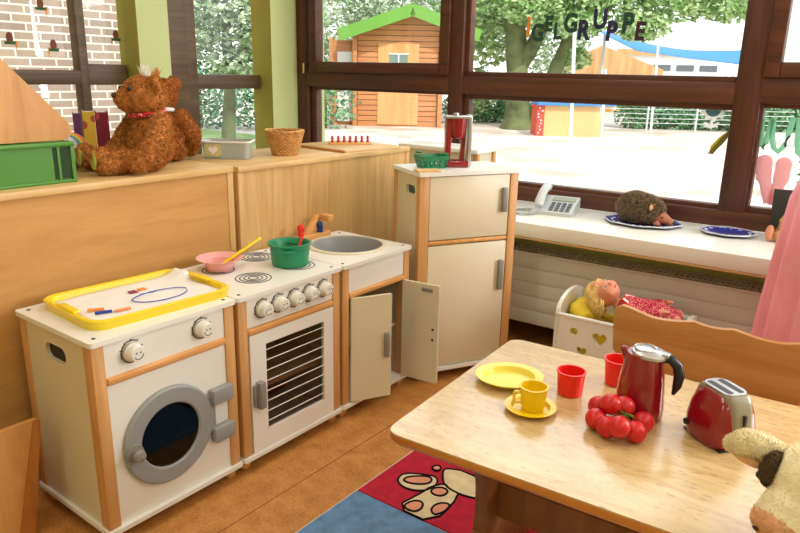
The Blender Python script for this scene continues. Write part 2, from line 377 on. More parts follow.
def remesh(g, voxel, smooth_it=4, disp=0, dscale=60, tuft=0, tlen=.006, seed=1):
    me = g.mesh('tmp'); o = bpy.data.objects.new('tmp', me); C.objects.link(o)
    md = o.modifiers.new('r', 'REMESH'); md.mode = 'VOXEL'; md.voxel_size = voxel
    if smooth_it:
        sm = o.modifiers.new('s', 'SMOOTH'); sm.iterations = smooth_it; sm.factor = .5
    dg = bpy.context.evaluated_depsgraph_get(); dg.update()
    me2 = bpy.data.meshes.new_from_object(o.evaluated_get(dg)); bpy.data.objects.remove(o)
    if disp:
        for v in me2.vertices:
            v.co += v.normal * disp * (noise.noise(v.co * dscale) + .5 * noise.noise(v.co * dscale * 2.3))
        me2.update()
    me2.materials.clear()
    out = G(); out.v = [tuple(v.co) for v in me2.vertices]; out.f = [list(p.vertices) for p in me2.polygons]; out.m = [0] * len(out.f)
    if tuft:
        rr = random.Random(seed); polys = me2.polygons
        for _ in range(tuft):
            p = polys[rr.randrange(len(polys))]; c = p.center; nn = p.normal
            d = (nn + Vector((rr.uniform(-.8, .8), rr.uniform(-.8, .8), rr.uniform(-.9, .5)))).normalized()
            s_ = nn.cross(Vector((rr.uniform(-1, 1), rr.uniform(-1, 1), rr.uniform(-1, 1)))).normalized() * tlen * .28
            o_ = len(out.v); l = tlen * rr.uniform(.6, 1.2)
            out.v += [tuple(c - s_ - nn * .001), tuple(c + s_ - nn * .001), tuple(c + d * l)]; out.f.append([o_, o_ + 1, o_ + 2]); out.m.append(0)
    me3 = bpy.data.meshes.new('blob'); me3.from_pydata(out.v, [], out.f); me3.update()
    bpy.data.meshes.remove(me2)
    return me3

# ================================================================== THE ROOM
PHI = 0.0379; YB = 2.4855
def W(s, t_=0, z=0): return Vector((s * math.cos(PHI) - t_ * math.sin(PHI), YB + s * math.sin(PHI) + t_ * math.cos(PHI), z))
WM = T(0, YB, 0) @ RZ(PHI)          # window-wall frame: x along the wall, y outwards, z up
XL = -1.691
g = G(); g.box((XL - .6, -3.6, -.12), (4.6, 2.72, 0)); struct(obj('floor', g, M['floor'], smooth=0))
g = G(); g.box((XL - .35, -3.6, 2.6), (4.6, 3.05, 2.75)); struct(obj('ceiling', g, M['ceiling'], smooth=0))
g = G(); g.box((XL - .3, -3.7, -.1), (4.7, -3.6, 2.65)); struct(obj('wall_back', g, M['wall_green'], smooth=0))
g = G(); g.box((4.6, -3.7, -.1), (4.7, 2.8, 2.65)); struct(obj('wall_right', g, M['wall_green'], smooth=0))
# left wall with two deep window openings (y .1..1.30 and 1.48..2.206)
g = G(); xo = XL - .175
yend = YB + XL * math.sin(PHI)
for (y0, y1) in ((-3.6, .10), (1.30, 1.485), (2.206, yend + .25)):
    g.box((xo, y0, 0), (XL, y1, 2.6))
for (y0, y1) in ((.10, 1.30), (1.485, 2.206)):
    g.box((xo, y0, 0), (XL, y1, .70)); g.box((xo, y0, 2.3), (XL, y1, 2.6))
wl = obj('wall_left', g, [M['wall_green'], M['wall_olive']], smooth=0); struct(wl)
for p in wl.data.polygons:          # the window reveals take the darker olive colour
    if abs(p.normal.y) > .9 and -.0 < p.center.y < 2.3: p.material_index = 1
# window wall: parapet below the sill, lintel, piers
g = G()
g.box((XL, 0, 0), (4.7, .25, .60), Mx=WM); g.box((XL, 0, 2.26), (4.7, .25, 2.6), Mx=WM)
g.box((2.25, 0, .6), (2.55, .25, 2.26), Mx=WM); g.box((4.35, 0, .6), (4.7, .25, 2.26), Mx=WM)
struct(obj('wall_window', g, M['wall_under'], smooth=0))

def frame_piece(name, parent, boxes, mat, bev=.004, Mx=None):
    g = G()
    for b_ in boxes: g.box(*b_, bev=bev, Mx=Mx)
    return obj(name, g, mat, parent)
# window_3: the wide ribbon window
w3 = bpy.data.objects.new('window_3', None); C.objects.link(w3); w3.matrix_world = WM; struct(w3)
T0, T1 = -.005, .085
frame_piece('window_frame', w3, [((-1.69, T0, .653), (-1.602, T1, 2.26)), ((-.56, T0, .70), (-.475, T1, 2.22)), ((.895, T0, .70), (1.003, T1, 2.22)), ((2.17, T0, .653), (2.25, T1, 2.26))], M['frame_v'])
frame_piece('window_frame', w3, [((-1.61, T0 - .001, .653), (2.2, T1, .728)), ((-1.61, T0 - .001, 2.20), (2.2, T1, 2.26)), ((-1.61, T0 + .002, 1.205), (-.54, T1, 1.300)), ((-.50, T0 + .002, 1.195), (.92, T1, 1.288)), ((.95, T0 + .002, 1.205), (2.2, T1, 1.322))], M['frame'])
def pane(s0, s1, z0, z1, bd=.022, sash=False, nm='glass_pane'):
    """a glazed field s0..s1, z0..z1 (visible glass) with its beads"""
    ta, tb = (-.022, .05) if sash else (.022, .075)
    wd = .062 if sash else bd
    fr = frame_piece('sash' if sash else 'glazing_bead', w3, [((s0 - wd, ta, z0 - wd), (s0, tb, z1 + wd)), ((s1, ta, z0 - wd), (s1 + wd, tb, z1 + wd)), ((s0, ta, z0 - wd), (s1, tb, z0)), ((s0, ta, z1), (s1, tb, z1 + wd))], M['frame'], .005)
    g = G(); g.box((s0 - .004, .040, z0 - .004), (s1 + .004, .046, z1 + .004)); obj('glass_pane', g, M['glass'], w3, 0)
pane(-1.55, -.566, .748, 1.186, .05); pane(-.436, .899, .748, 1.170, .04); pane(1.018, 2.14, .755, 1.186, .05)
pane(-1.513, -.617, 1.355, 2.13, sash=True); pane(-.448, .890, 1.314, 2.17, .035); pane(1.060, 2.10, 1.376, 2.13, sash=True)
g = G(); g.cyl((-1.618, -.022, 1.285), (-1.618, -.022, 1.345), .007); obj('hinge', g, M['brass'], w3)
# window_4 : further right, out of the picture, lets the daylight in
w4 = bpy.data.objects.new('window_4', None); C.objects.link(w4); w4.matrix_world = WM; struct(w4)
frame_piece('window_frame', w4, [((2.55, T0, .653), (2.63, T1, 2.26)), ((4.27, T0, .653), (4.35, T1, 2.26)), ((2.6, T0, .653), (4.3, T1, .74)), ((2.6, T0, 2.19), (4.3, T1, 2.26))], M['frame'])
# sill
g = G(); g.box((XL, -.512, .5857), (4.6, 0.0, .6526), .006, Mx=WM); struct(obj('trim_1', g, M['sill']), 'cream window sill board')
g = G(); g.box((XL, -.508, .575), (4.6, -.30, .5857), .002, Mx=WM); struct(obj('trim_2', g, M['birch_x']), 'thin wooden edge under the window sill')
g = G(); g.box((XL, -.215, .40), (4.6, -.200, .5857), 0, Mx=WM); struct(obj('trim_4', g, M['wall_under'], smooth=0), 'olive green strip of wall between sill and radiator')
# left windows
def left_window(name, y0, y1, mull, parts):
    o = bpy.data.objects.new(name, None); C.objects.link(o); struct(o)
    X0, X1 = XL - .17, XL - .105
    fb = [((X0, y0, .70), (X1, y0 + .06, 2.3)), ((X0, y0, .70), (X1, y1, .76)), ((X0, y0, 2.24), (X1, y1, 2.3))]
    if mull: fb.append(((X0, mull - .022, .72), (X1 + .004, mull + .024, 2.28)))
    frame_piece('window_frame', o, fb, M['frame_l'])
    for (a, b_, z0, z1) in parts:
        frame_piece('window_bar', o, [((X0, a, z0), (X1 + .002, b_, z1))], M['frame_l'])
    g = G(); g.box((XL - .145, y0 + .02, .74), (XL - .140, y1 - .002, 2.27)); obj('glass_pane', g, M['glass'], o, 0)
    return o
left_window('window_1', .10, 1.30, 1.055, [(.12, 1.04, 1.212, 1.280), (1.07, 1.29, 1.210, 1.312)])
wb = left_window('window_2', 1.485, 2.206, None, [(1.69, 2.2, 1.186, 1.268)])
frame_piece('window_frame', wb, [((XL - .172, 1.487, .72), (XL - .085, 1.66, 2.3)), ((XL - .17, 1.655, .72), (XL - .10, 1.730, 2.3))], M['frame_l'])
g = G(); g.box((XL - .0, .10, .695), (XL - .10, 1.30, .708)); g.box((XL - .0, 1.485, .695), (XL - .10, 2.206, .708)); struct(obj('trim_3', g, M['sill']), 'ledge inside the left windows')
# housings added around the unseen ceiling fill lights
first = None
for lx in (0.3, 2.6):
    for ly in (-2.6, -0.4, 1.3):
        if first is None:
            first = thing('added_ceiling_lamp', 'added white ceiling fill lamp in the rear left of the room', 'lamp', (lx, ly, 2.6), group='added ceiling fill lamps')
            g = G(); g.box((-.17, -.62, -.05), (.17, .62, 0), .005); obj('fill_light_housing', g, M['white'], first)
            continue
        c = copy_tree(first); c.location = (lx, ly, 2.6); c['label'] = 'added white ceiling fill lamp %s, %s' % ('above the play kitchen side' if lx < 1 else 'above the table side', {-2.6: 'farthest from the windows', -.4: 'in the middle of its row', 1.3: 'nearest the windows'}[ly])

# ================================================================== RADIATOR
rad = thing('radiator', 'long cream panel radiator with dotted top grille under the window sill', 'radiator', WM @ Vector((.85, -.30, 0)), PHI)
g = G(); rl = 1.15
g.box((-rl, -.064, .117), (rl, -.03, .470), .002)
for k in range(5): g.box((-rl, -.069, .1185 + k * .0706), (rl, -.063, .1855 + k * .0706), .0025)
obj('front_panel', g, M['radiator'], rad)
g = G(); g.box((-rl, .03, .117), (rl, .07, .470), .004); obj('rear_panel', g, M['radiator'], rad)
g = G(); g.box((-rl, -.066, .468), (rl, .07, .472), 0); obj('grille_slot_shade', g, M['dark'], rad, 0)  # dark sheet under the bars, standing for shade in the slots
g = G()
for y_ in (-.072, -.028, .022, .066): g.box((-rl, y_ - .004, .470), (rl, y_ + .004, .480), .001)
k = -rl
while k < rl: g.box((k, -.07, .471), (k + .011, .07, .479)); k += .0235
gr = obj('top_grille', g, M['radiator'], rad, 0)
for x_ in (-rl + .1, -.3, rl - .1): g = G(); g.box((x_ - .015, .06, .2), (x_ + .015, .30, .24)); g.box((x_ - .02, -.03, 0), (x_ + .02, .065, .22)); obj('bracket', g, M['radiator'], rad)

# ================================================================== PLAY KITCHEN
HT = .622; HB = .059; D = .407
def carcass(th, w_, d_, h_, hole=True, feet=True, top_hole=None, post_h=None):
    g = G(); out = rrect(-d_, 0, 0, w_, .012); g.prism(out, .014, T(0, 0, h_ - .014), holes=[top_hole] if top_hole else [])
    obj('worktop', g, M['white'], th)
    for x_ in (-.03, -d_ + .03):
        for y_ in (.028, w_ - .028):
            g = G(); g.cyl((x_, y_, h_ - .002), (x_, y_, h_ + .0012), .0055, n=12); obj('screw', g, M['black'], th)
    g = G(); g.prism(rrect(-d_, 0, 0, w_, .012), .014, T(0, 0, HB - .014)); obj('base_board', g, M['white'], th)
    for x0, x1 in ((-.052, -.010), (-d_ + .010, -d_ + .045)):
        for y0, y1 in ((.006, .042), (w_ - .042, w_ - .006)):
            g = G(); g.box((x0, y0, HB), (x1, y1, h_ - .014), .003); obj('post', g, M['post'], th)
    if feet:
        for x_ in (-.04, -d_ + .04):
            for y_ in (.03, w_ - .03):
                g = G(); g.lathe([(.0, 0), (.010, .001), (.018, .012), (.020, .026), (.016, HB - .016), (.0, HB - .0145)], 18, T(x_, y_, 0)); obj('foot', g, M['ball'], th)
    for side in (0, 1):
        y_ = .010 if side == 0 else w_ - .022
        hol = [[(p[0], p[1]) for p in rrect(-.262, h_ - .106, -.152, h_ - .058, .023)]] if (hole and side == 0) else []
        g = G(); g.prism([(-d_ + .045, HB), (-.052, HB), (-.052, h_ - .014), (-d_ + .045, h_ - .014)], .012, T(0, y_, 0) @ XZ, holes=hol)
        obj('side_panel', g, M['cream'], th, 0)
        if hol:
            g = G(); g.prism(rrect(-.275, h_ - .12, -.14, h_ - .046, .02), .004, T(0, y_ + .0125, 0) @ XZ); obj('handle_hole_shade', g, M['dark'], th, 0)  # dark sheet close behind the hole, imitating the shade inside
    g = G(); g.box((-d_ + .012, .042, HB), (-d_ + .020, w_ - .042, h_ - .014)); obj('back_panel', g, M['inner'], th, 0)
def add_knob(th, y_, z_, face=0):
    g = G(); Mx = T(-.014, y_, z_) @ Matrix.Rotation(PI / 2, 4, 'Y')
    g.lathe([(0, 0), (.0262, 0), (.0262, .008), (.0235, .012), (.0225, .030), (.0205, .0335), (0, .0335)], 32, Mx)
    k_ = obj('knob', g, M['knob'], th, 25)
    g = G(); g.tube([(-.014 + .0345, y_ + .014 * math.cos(a), z_ + .014 * math.sin(a)) for a in [R(200 + face + i * 14) for i in range(11)]], .0011, 5)
    for dy in (-.006, .006): g.ball((-.014 + .0345, y_ + dy, z_ + .004), (.001, .0022, .0026), 8)
    obj('face_mark', g, M['blackmark'], k_)
    g = G(); g.tube([(-.0135, y_ + .0315 * math.cos(a), z_ + .0315 * math.sin(a)) for a in [R(60 + i * 17) for i in range(14)]], .0016, 5)
    for i in range(7):
        a = R(-20 + i * 36.6); g.tube([(-.0135, y_ + .029 * math.cos(a), z_ + .029 * math.sin(a)), (-.0135, y_ + .036 * math.cos(a), z_ + .036 * math.sin(a))], .0012, 5)
    obj('dial_scale', g, M['blackmark'], th)
def dowel(th, w_, z_=.496, n='rail'):
    g = G(); g.box((-.024, .042, z_ - .011), (-.004, w_ - .042, z_ + .011), .007, seg=3); obj(n, g, M['dowel'], th)

# --- washing machine
wmc = thing('toy_washing_machine', 'white toy washing machine with grey ring door, nearest cabinet of the play kitchen row', 'toy washing machine', (0, 0, 0))
WW = .475
carcass(wmc, WW, D, HT)
g = G(); g.box((-.030, .042, .507), (-.015, WW - .042, HT - .014)); obj('control_panel', g, M['white'], wmc, 0)
dowel(wmc, WW, .498)
g = G(); g.prism([(.042, HB), (WW - .042, HB), (WW - .042, .487), (.042, .487)], .014, T(-.030, 0, 0) @ YZ, holes=[circ(.218, .271, .105)]); obj('front_panel', g, M['white'], wmc, 0)
add_knob(wmc, .122, .562, 10); add_knob(wmc, .350, .562, -20)
g = G(); g.lathe([(.104, -.05), (.104, .03)], 40, T(-.05, .218, .271) @ Matrix.Rotation(PI / 2, 4, 'Y'), cap=False); g.box((-.13, .10, .15), (-.125, .335, .39)); obj('drum', g, M['dark'], wmc)
dr = obj('door', G().lathe([(.097, .0), (.097, .010), (.102, .014), (.143, .014), (.149, .009), (.149, 0)], 56, T(-.015, .218, .271) @ Matrix.Rotation(PI / 2, 4, 'Y'), closed=True), M['grey'], wmc)
g = G(); g.lathe([(0, .003), (.099, .003), (.099, .007), (0, .007)], 48, T(-.015, .218, .271) @ Matrix.Rotation(PI / 2, 4, 'Y')); obj('door_glass', g, M['smoked'], dr)
g = G(); g.prism([(.332, .232), (.332, .325), (.376, .345), (.376, .204)], .010, T(-.014, 0, 0) @ YZ); obj('hinge_arm', g, M['grey'], dr, 0)
for z_ in (.333, .205):
    g = G(); g.box((-.014, .362, z_ - .024), (.012, WW - .036, z_ + .024), .003); obj('hinge_block', g, M['grey'], wmc)
g = G(); g.lathe([(0, 0), (.026, 0), (.026, .008), (.010, .010), (.014, .016), (.019, .026), (.015, .036), (0, .040)], 24, T(-.001, .094, .268) @ Matrix.Rotation(PI / 2, 4, 'Y')); obj('door_knob', g, M['handle'], dr)
# --- stove
SW = .483; SY = .480
st = thing('toy_stove', 'white toy stove with five knobs and wired oven door, middle cabinet of the row', 'toy stove', (0, SY, 0))
carcass(st, SW, D, HT, hole=False)
g = G(); g.box((-.030, .042, .507), (-.015, SW - .042, HT - .014)); obj('control_panel', g, M['white'], st, 0)
dowel(st, SW, .494)
for k in range(5): add_knob(st, .108 + k * .0715, .560, k * 17 - 30)
g = G(); dy0, dy1 = .046, SW - .046
g.prism([(dy0, HB + .003), (dy1, HB + .003), (dy1, .482), (dy0, .482)], .015, T(-.022, 0, 0) @ YZ, holes=[[(.112, .128), (.388, .128), (.388, .438), (.112, .438)]])
od = obj('oven_door', g, M['white'], st, 0)
g = G(); g.box((-.020, .108, .124), (-.017, .392, .442)); obj('oven_glass', g, glass('oven_glass', (.66, .64, .62), .04, .03), od, 0)
g = G()
for k in range(8): g.cyl((-.012, .108, .155 + k * .037), (-.012, .392, .155 + k * .037), .0017, n=8)
obj('oven_wire', g, M['white'], od)
g = G(); g.box((-.018, .062, .224), (.018, .088, .318), .004); g.box((-.008, .050, .232), (.002, .064, .310), .001); obj('oven_handle', g, M['handle'], od)
g = G(); g.box((-D + .02, .03, .265), (-.04, SW - .03, .280)); obj('oven_shelf', g, M['birch_y'], st, 0)
def burner(cx, cy, r_):
    g = G()
    for q in (.28, .52, .76, 1.0):
        g.tube([(cx + r_ * q * math.cos(2 * PI * i / 40), cy + r_ * q * math.sin(2 * PI * i / 40), HT + .0004) for i in range(40)], .0019, 4, closed=True)
    obj('burner_mark', g, M['blackmark'], st)
burner(-.135, .660 - SY, .060); burner(-.335, .850 - SY, .062); burner(-.300, .645 - SY, .055); burner(-.14, .870 - SY, .064)
# --- sink cabinet
KW = .424; KY = .967
sk = thing('toy_sink_cabinet', 'white toy sink cabinet with two half-open doors beside the toy refrigerator', 'toy sink', (0, KY, 0))
carcass(sk, KW, D, HT, hole=False, top_hole=circ(-.200, .245, .145, 48))
g = G(); g.box((-.030, .042, .507), (-.015, KW - .042, HT - .014)); obj('fascia_panel', g, M['white'], sk, 0)
dowel(sk, KW, .495)
g = G(); g.lathe([(.144, -.004), (.156, .001), (.158, .005), (.152, .008), (.143, .006), (.138, -.01), (.128, -.075), (.10, -.092), (0, -.095)], 56, T(-.200, .245, HT), cap=False); obj('basin', g, M['grey'], sk)
g = G(); g.lathe([(.142, .003), (.144, .0075), (.152, .0085), (.160, .005), (.161, .0)], 56, T(-.200, .245, HT), cap=False); obj('basin_rim', g, M['cream'], sk)
g = G(); g.box((-.388, .13, HT), (-.352, .315, HT + .028), .004); fb = obj('tap_block', g, M['dowel'], sk)
g = G(); g.box((-.013, -.013, 0), (.013, .013, .12), .003, Mx=T(-.37, .185, HT + .015) @ RZ(R(14)) @ RX(R(-52))); g.box((-.016, -.02, -.012), (.04, .012, .014), .003, Mx=T(-.362, .288, HT + .088)); obj('spout', g, M['dowel'], fb)
g = G(); g.cyl((-.366, .262, HT + .028), (-.366, .262, HT + .058), .013); g.ball((-.366, .262, HT + .06), .014, 14); obj('cold_tap', g, plain('tap_blue', (28, 56, 130), .3), fb)
g = G(); g.cyl((-.366, .150, HT + .028), (-.366, .150, HT + .058), .013); g.ball((-.366, .150, HT + .062), .016, 14); obj('hot_tap', g, M['red'], fb)
g = G(); g.box((-D + .02, .022, .275), (-.05, KW - .022, .288)); obj('shelf', g, M['cream'], sk, 0)
dh = .487 - .064
def kdoor(hy, ang, sgn, pins):
    e = obj('door', G().prism(rrect(0, 0, .168, dh, .004, 3), .013, T(0, -.0065, 0) @ XZ), M['cream'], sk, 0)
    e.location = (-.006, hy, .064); e.rotation_euler = (0, 0, ang)
    g = G(); s_ = sgn
    g.box((.135, s_ * .006, .17), (.155, s_ * .024, .27), .004); obj('door_handle', g, M['handle'], e)
    g = G()
    if pins:
        for z_ in (.19, .235): g = G(); g.cyl((.145, -s_ * .0062, z_), (.145, -s_ * .0085, z_), .0055, n=10); obj('screw', g, M['black'], e)
        g = G(); g.box((.09, -s_ * .0062, dh - .03), (.14, -s_ * .010, dh - .016), .001); obj('magnet_plate', g, M['handle'], e)
kdoor(.046, R(63), -1, False); kdoor(KW - .050, R(7), 1, True)
tag(obj('red_toy_ball', G().ball((-.07, KY + .285, HB + .024), .024, 18), M['red']), 'red ball lying inside the open sink cabinet', 'ball')
# --- fridge
FA = 1.0584; FW = .476; FD = .285; FH = .918
fr = thing('toy_refrigerator', 'tall white toy refrigerator with two doors and grey handles standing in the corner', 'toy refrigerator', (.0185, 1.402, 0), FA)
def carcass2():
    th = fr
    g = G(); g.prism(rrect(0, 0, FW, FD, .008), .016, T(0, 0, FH - .016)); obj('top_board', g, M['white'], th)
    g = G(); g.prism(rrect(0, 0, FW, FD, .008), .014, T(0, 0, HB - .014)); obj('base_board', g, M['white'], th)
    for x0, x1 in ((.006, .050), (FW - .044, FW - .006)):
        for y0, y1 in ((.008, .045), (FD - .035, FD - .006)):
            g = G(); g.box((x0, y0, HB), (x1, y1, FH - .016), .003); obj('post', g, M['post'], th)
    for x_ in (.04, FW - .04):
        for y_ in (.04, FD - .04):
            g = G(); g.lathe([(.0, 0), (.010, .001), (.018, .012), (.020, .026), (.016, HB - .016), (.0, HB - .0145)], 18, T(x_, y_, 0)); obj('foot', g, M['ball'], th)
    for side, x_ in ((0, .012), (1, FW - .024)):
        hol = [rrect(.068, .818, .158, .855, .017)] if side == 0 else []
        g = G(); g.prism([(.045, HB), (FD - .035, HB), (FD - .035, FH - .016), (.045, FH - .016)], .012, T(x_, 0, 0) @ YZ, holes=hol); obj('side_panel', g, M['cream'], th, 0)
    g = G(); g.box((.0245, .05, .80), (.028, .18, .87)); obj('handle_hole_shade', g, plain('hole_shade_teal', (70, 86, 86), .7), th, 0)  # sheet behind the hole with the inner shade put into its colour
    g = G(); g.box((.05, FD - .018, HB), (FW - .044, FD - .010, FH - .016)); obj('back_panel', g, M['inner'], th, 0)
    g = G(); g.box((.05, .012, .612), (FW - .044, .034, .630), .005); obj('rail', g, M['dowel'], th)
    for nm, z0, z1, h0, h1 in (('upper_door', .634, FH - .020, .738, .842), ('lower_door', HB + .004, .608, .39, .525)):
        g = G(); g.box((.053, .012, z0), (FW - .047, .027, z1), .002); d_ = obj(nm, g, M['cream'], th)
        g = G(); g.box((.392, -.008, h0), (.414, .013, h1), .004); obj('door_handle', g, M['handle'], d_)
carcass2()

# ================================================================== SHELF PARTITIONS
PX = -.437
def partition(name_label, y0, y1, h_, x0, face, rz=0):
    th = thing('shelf_unit', name_label, 'shelf unit', (PX, y0, 0), rz)
    L = y1 - y0
    g = G(); g.box((-x0, 0, h_ - .022), (0.004, L, h_), .003); obj('top_board', g, M['birch_y'], th)
    g = G(); g.box((-.014, .028, .03), (-.004, L - .028, h_ - .022)); obj('back_panel', g, face, th, 0)
    for a in (0, L - .028):
        g = G(); g.box((-x0 + .01, a, .0), (0.0, a + .028, h_ - .022), .003); obj('side_board', g, M['birch_v'], th)
    for z_ in (.32, .62):
        g = G(); g.box((-x0 + .012, .028, z_), (-.014, L - .028, z_ + .018)); obj('shelf', g, M['birch_y'], th, 0)
    g = G(); g.box((-x0 + .012, .028, .0), (-.004, L - .028, .05)); obj('plinth', g, M['birch_y'], th, 0)
    return th
s1 = partition('long tan shelf unit with its plain back behind the washing machine, bears on top', -.95, .842, .955, .42, M['tan_panel'])
s2 = partition('birch shelf unit with its back behind the sink, wicker basket on top', .864, 1.950, .950, .42, M['birch_v'])

# ================================================================== THINGS ON THE KITCHEN ROW
tr = thing('serving_tray', 'bright yellow plastic tray with a drawing on it, on the washing machine top', 'tray', (-.212, .282, HT), R(87))
g = G(); out = rrect(-.226, -.160, .226, .160, .05, 8); ins = rrect(-.206, -.140, .206, .140, .04, 8)
g.prism(out, .006, T(0, 0, 0)); 
n_ = len(out)
def ringwall(g, a, za, b_, zb):
    o = len(g.v); n = len(a)
    for p in a: g.v.append((p[0], p[1], za))
    for p in b_: g.v.append((p[0], p[1], zb))
    for i in range(n): j = (i + 1) % n; g.f.append([o + i, o + j, o + n + j, o + n + i]); g.m.append(0)
def off(pts, s, sy=None): return [(p[0] * s, p[1] * (sy or s)) for p in pts]
ringwall(g, out, .003, off(out, 1.02, 1.03), .026); ringwall(g, off(out, 1.02, 1.03), .026, off(out, .99, .985), .029); ringwall(g, off(out, .99, .985), .029, off(out, .95, .93), .026); ringwall(g, off(out, .95, .93), .026, ins, .006)
obj('tray_body', g, M['yellow'], tr, 50)
g = G()
for sx_ in (-1, 1): g = G(); g.box((sx_ * .214 - .012, -.05, .0255), (sx_ * .214 + .012, .05, .0335), .004); obj('grip', g, M['yellow'], tr)
pp = thing('drawing_sheet', 'crumpled white sheet with a blue crayon oval lying in the yellow tray', 'drawing', (-.212, .284, HT + .008), R(87))
g = G(); nx, ny = 24, 16; o = 0
for i in range(nx + 1):
    for j in range(ny + 1):
        x_ = -.200 + .405 * i / nx; y_ = -.130 + .265 * j / ny
        z_ = .002 + .003 * (1 + noise.noise(Vector((x_ * 14, y_ * 14, 0)))) + (.022 * max(0, (i / nx - .80) / .2) ** 2 if j > ny * .7 else 0)
        g.v.append((x_ + .01 * noise.noise(Vector((0, y_ * 9, 3))), y_ + .008 * noise.noise(Vector((x_ * 9, 0, 5))), z_))
for i in range(nx):
    for j in range(ny): a = i * (ny + 1) + j; g.f.append([a, a + ny + 1, a + ny + 2, a + 1]); g.m.append(0)
sheet = obj('sheet', g, M['paper'], pp, 60); sheet.modifiers.new('thick', 'SOLIDIFY').thickness = .0008
g = G(); g.tube([(.045 + .088 * math.cos(R(a)) * (1 + .05 * math.sin(R(a * 3))), -.040 + .048 * math.sin(R(a)), .0085) for a in range(0, 350, 10)], .0018, 5)
g.tube([(.0 + .07 * k_ / 8, .005 + .004 * math.sin(k_), .0085) for k_ in range(9)], .0015, 5)
obj('crayon_oval', g, M['crayon_blue'], pp)
g = G(); g.box((-.01, .035, .0065), (.012, .058, .010)); obj('purple_patch', g, M['purple'], pp)
g = G(); g.box((.022, .040, .0065), (.044, .060, .010)); obj('orange_patch', g, M['orange'], pp)
def crayon(x_, y_, rz, mat, label):
    c = thing('crayon', label, 'crayon', (x_, y_, HT + .019), rz)
    g = G(); g.cyl((-.022, 0, 0), (.022, 0, 0), .0042, n=12); obj('barrel', g, mat, c)
    g = G(); g.cyl((.022, 0, 0), (.030, 0, 0), .0038, .0012, n=12); obj('tip', g, M['paper'], c)
crayon(-.185, .125, R(60), M['orange'], 'orange crayon lying on the drawing in the yellow tray')
crayon(-.150, .128, R(68), plain('crayon_navy', (30, 60, 150), .5), 'dark blue crayon lying on the drawing, nearest the front edge')
crayon(-.130, .175, R(80), plain('crayon_salmon', (236, 150, 96), .5), 'salmon crayon lying on the drawing beside the blue one')

bw = thing('toy_bowl', 'pink see-through plastic bowl standing on the stove', 'bowl', (-.300, .652, HT))
obj('bowl_body', G().lathe([(0, .0), (.042, .0), (.046, .004), (.052, .030), (.066, .036), (.080, .043), (.080, .046), (.062, .040), (.049, .034), (.042, .008), (0, .006)], 40), M['pink_bowl'], bw)
def spoon(name, label, p0, p1, r_, mat):
    p0 = Vector(p0); p1 = Vector(p1); d = p1 - p0
    s_ = thing(name, label, 'spoon', p0)
    g = G(); L = d.length; q = d.to_track_quat('X', 'Z').to_matrix().to_4x4()
    g.box((0, -r_ * .8, -r_ * .45), (L, r_ * .8, r_ * .45), r_ * .4, Mx=q); g.ball((L, 0, 0), (r_ * 1.2, r_, r_ * .7), 12, Mx=q); obj('handle', g, mat, s_)
    g = G(); g.ball((-.016, 0, 0), (.026, .018, .008), 16, Mx=q); obj('spoon_bowl', g, mat, s_)
spoon('toy_spoon', 'yellow plastic spoon leaning in the pink bowl', (-.285, .645, HT + .022), (-.262, .800, HT + .090), .0095, M['yellow'])
pot = thing('toy_saucepan', 'green plastic toy pot standing on the stove', 'pot', (-.168, .864, HT))
pot.scale = (1.06, 1.06, 1.04)
obj('pot_body', G().lathe([(0, 0), (.057, 0), (.062, .004), (.068, .068), (.074, .074), (.074, .080), (.068, .081), (.063, .074), (.058, .008), (0, .006)], 44), M['green_pot'], pot)
g = G()
for s_ in (-1, 1): g.box((s_ * .070 - .016, -.016, .060), (s_ * .070 + .016, .016, .067), .003, Mx=RZ(R(-50)))
obj('pot_handle', g, M['green_pot'], pot)
spoon('toy_ladle', 'red plastic spoon leaning in the green pot', (-.150, .870, HT + .015), (-.180, .945, HT + .098), .006, M['red'])

# ================================================================== ON THE TOY REFRIGERATOR
def FR(x_, y_, z_=0): return Matrix.Translation((.0185, 1.402, 0)) @ RZ(FA) @ Vector((x_, y_, z_))
bk = thing('toy_basket', 'small green slotted plastic basket on the toy refrigerator', 'basket', FR(.118, .140, FH), FA)
bk.scale = (.84, .84, .98)
def tapered_slotted(g, bx, by, tx, ty, h_, t_, n_slots):
    # four walls with slots, tapered from base (bx,by) to top (tx,ty)
    for (ax, L0, L1, d0, d1) in ((0, bx, tx, by, ty), (1, by, ty, bx, tx)):
        for s_ in (-1, 1):
            k = n_slots
            def P_(u, v):  # u -1..1, v 0..1
                l = L0 + (L1 - L0) * v; d = d0 + (d1 - d0) * v
                p = (u * l / 2, s_ * d / 2, v * h_) if ax == 0 else (s_ * d / 2, u * l / 2, v * h_)
                return Vector(p)
            def quad(u0, u1, v0, v1):
                c = [P_(u0, v0), P_(u1, v0), P_(u1, v1), P_(u0, v1)]
                nrm = Vector((0, -s_ * t_, 0)) if ax == 0 else Vector((-s_ * t_, 0, 0))
                o = len(g.v); g.v += [tuple(q) for q in c] + [tuple(q + nrm) for q in c]
                for f in ([0, 1, 2, 3], [4, 5, 6, 7], [0, 1, 5, 4], [1, 2, 6, 5], [2, 3, 7, 6], [3, 0, 4, 7]): g.f.append([o + a for a in f]); g.m.append(0)
            quad(-1, 1, 0, .15); quad(-1, 1, .62, 1)
            for i in range(k + 1):
                c_ = -1 + 2 * i / k; quad(max(-1, c_ - .11), min(1, c_ + .11), .15, .62)
    g.box((-bx / 2, -by / 2, 0), (bx / 2, by / 2, t_))
tapered_slotted(g, .120, .085, .150, .110, .055, .003, 5)
obj('basket_body', g, M['green_basket'], bk, 0)
nb = tag(obj('wooden_board', G().box((-.045, -.028, 0), (.055, .028, .010), .002), M['birch_y']), 'small flat wooden piece lying at the front edge of the toy refrigerator top', 'wooden board')
nb.location = FR(.045, .036, FH); nb.rotation_euler = (0, 0, FA - .12)
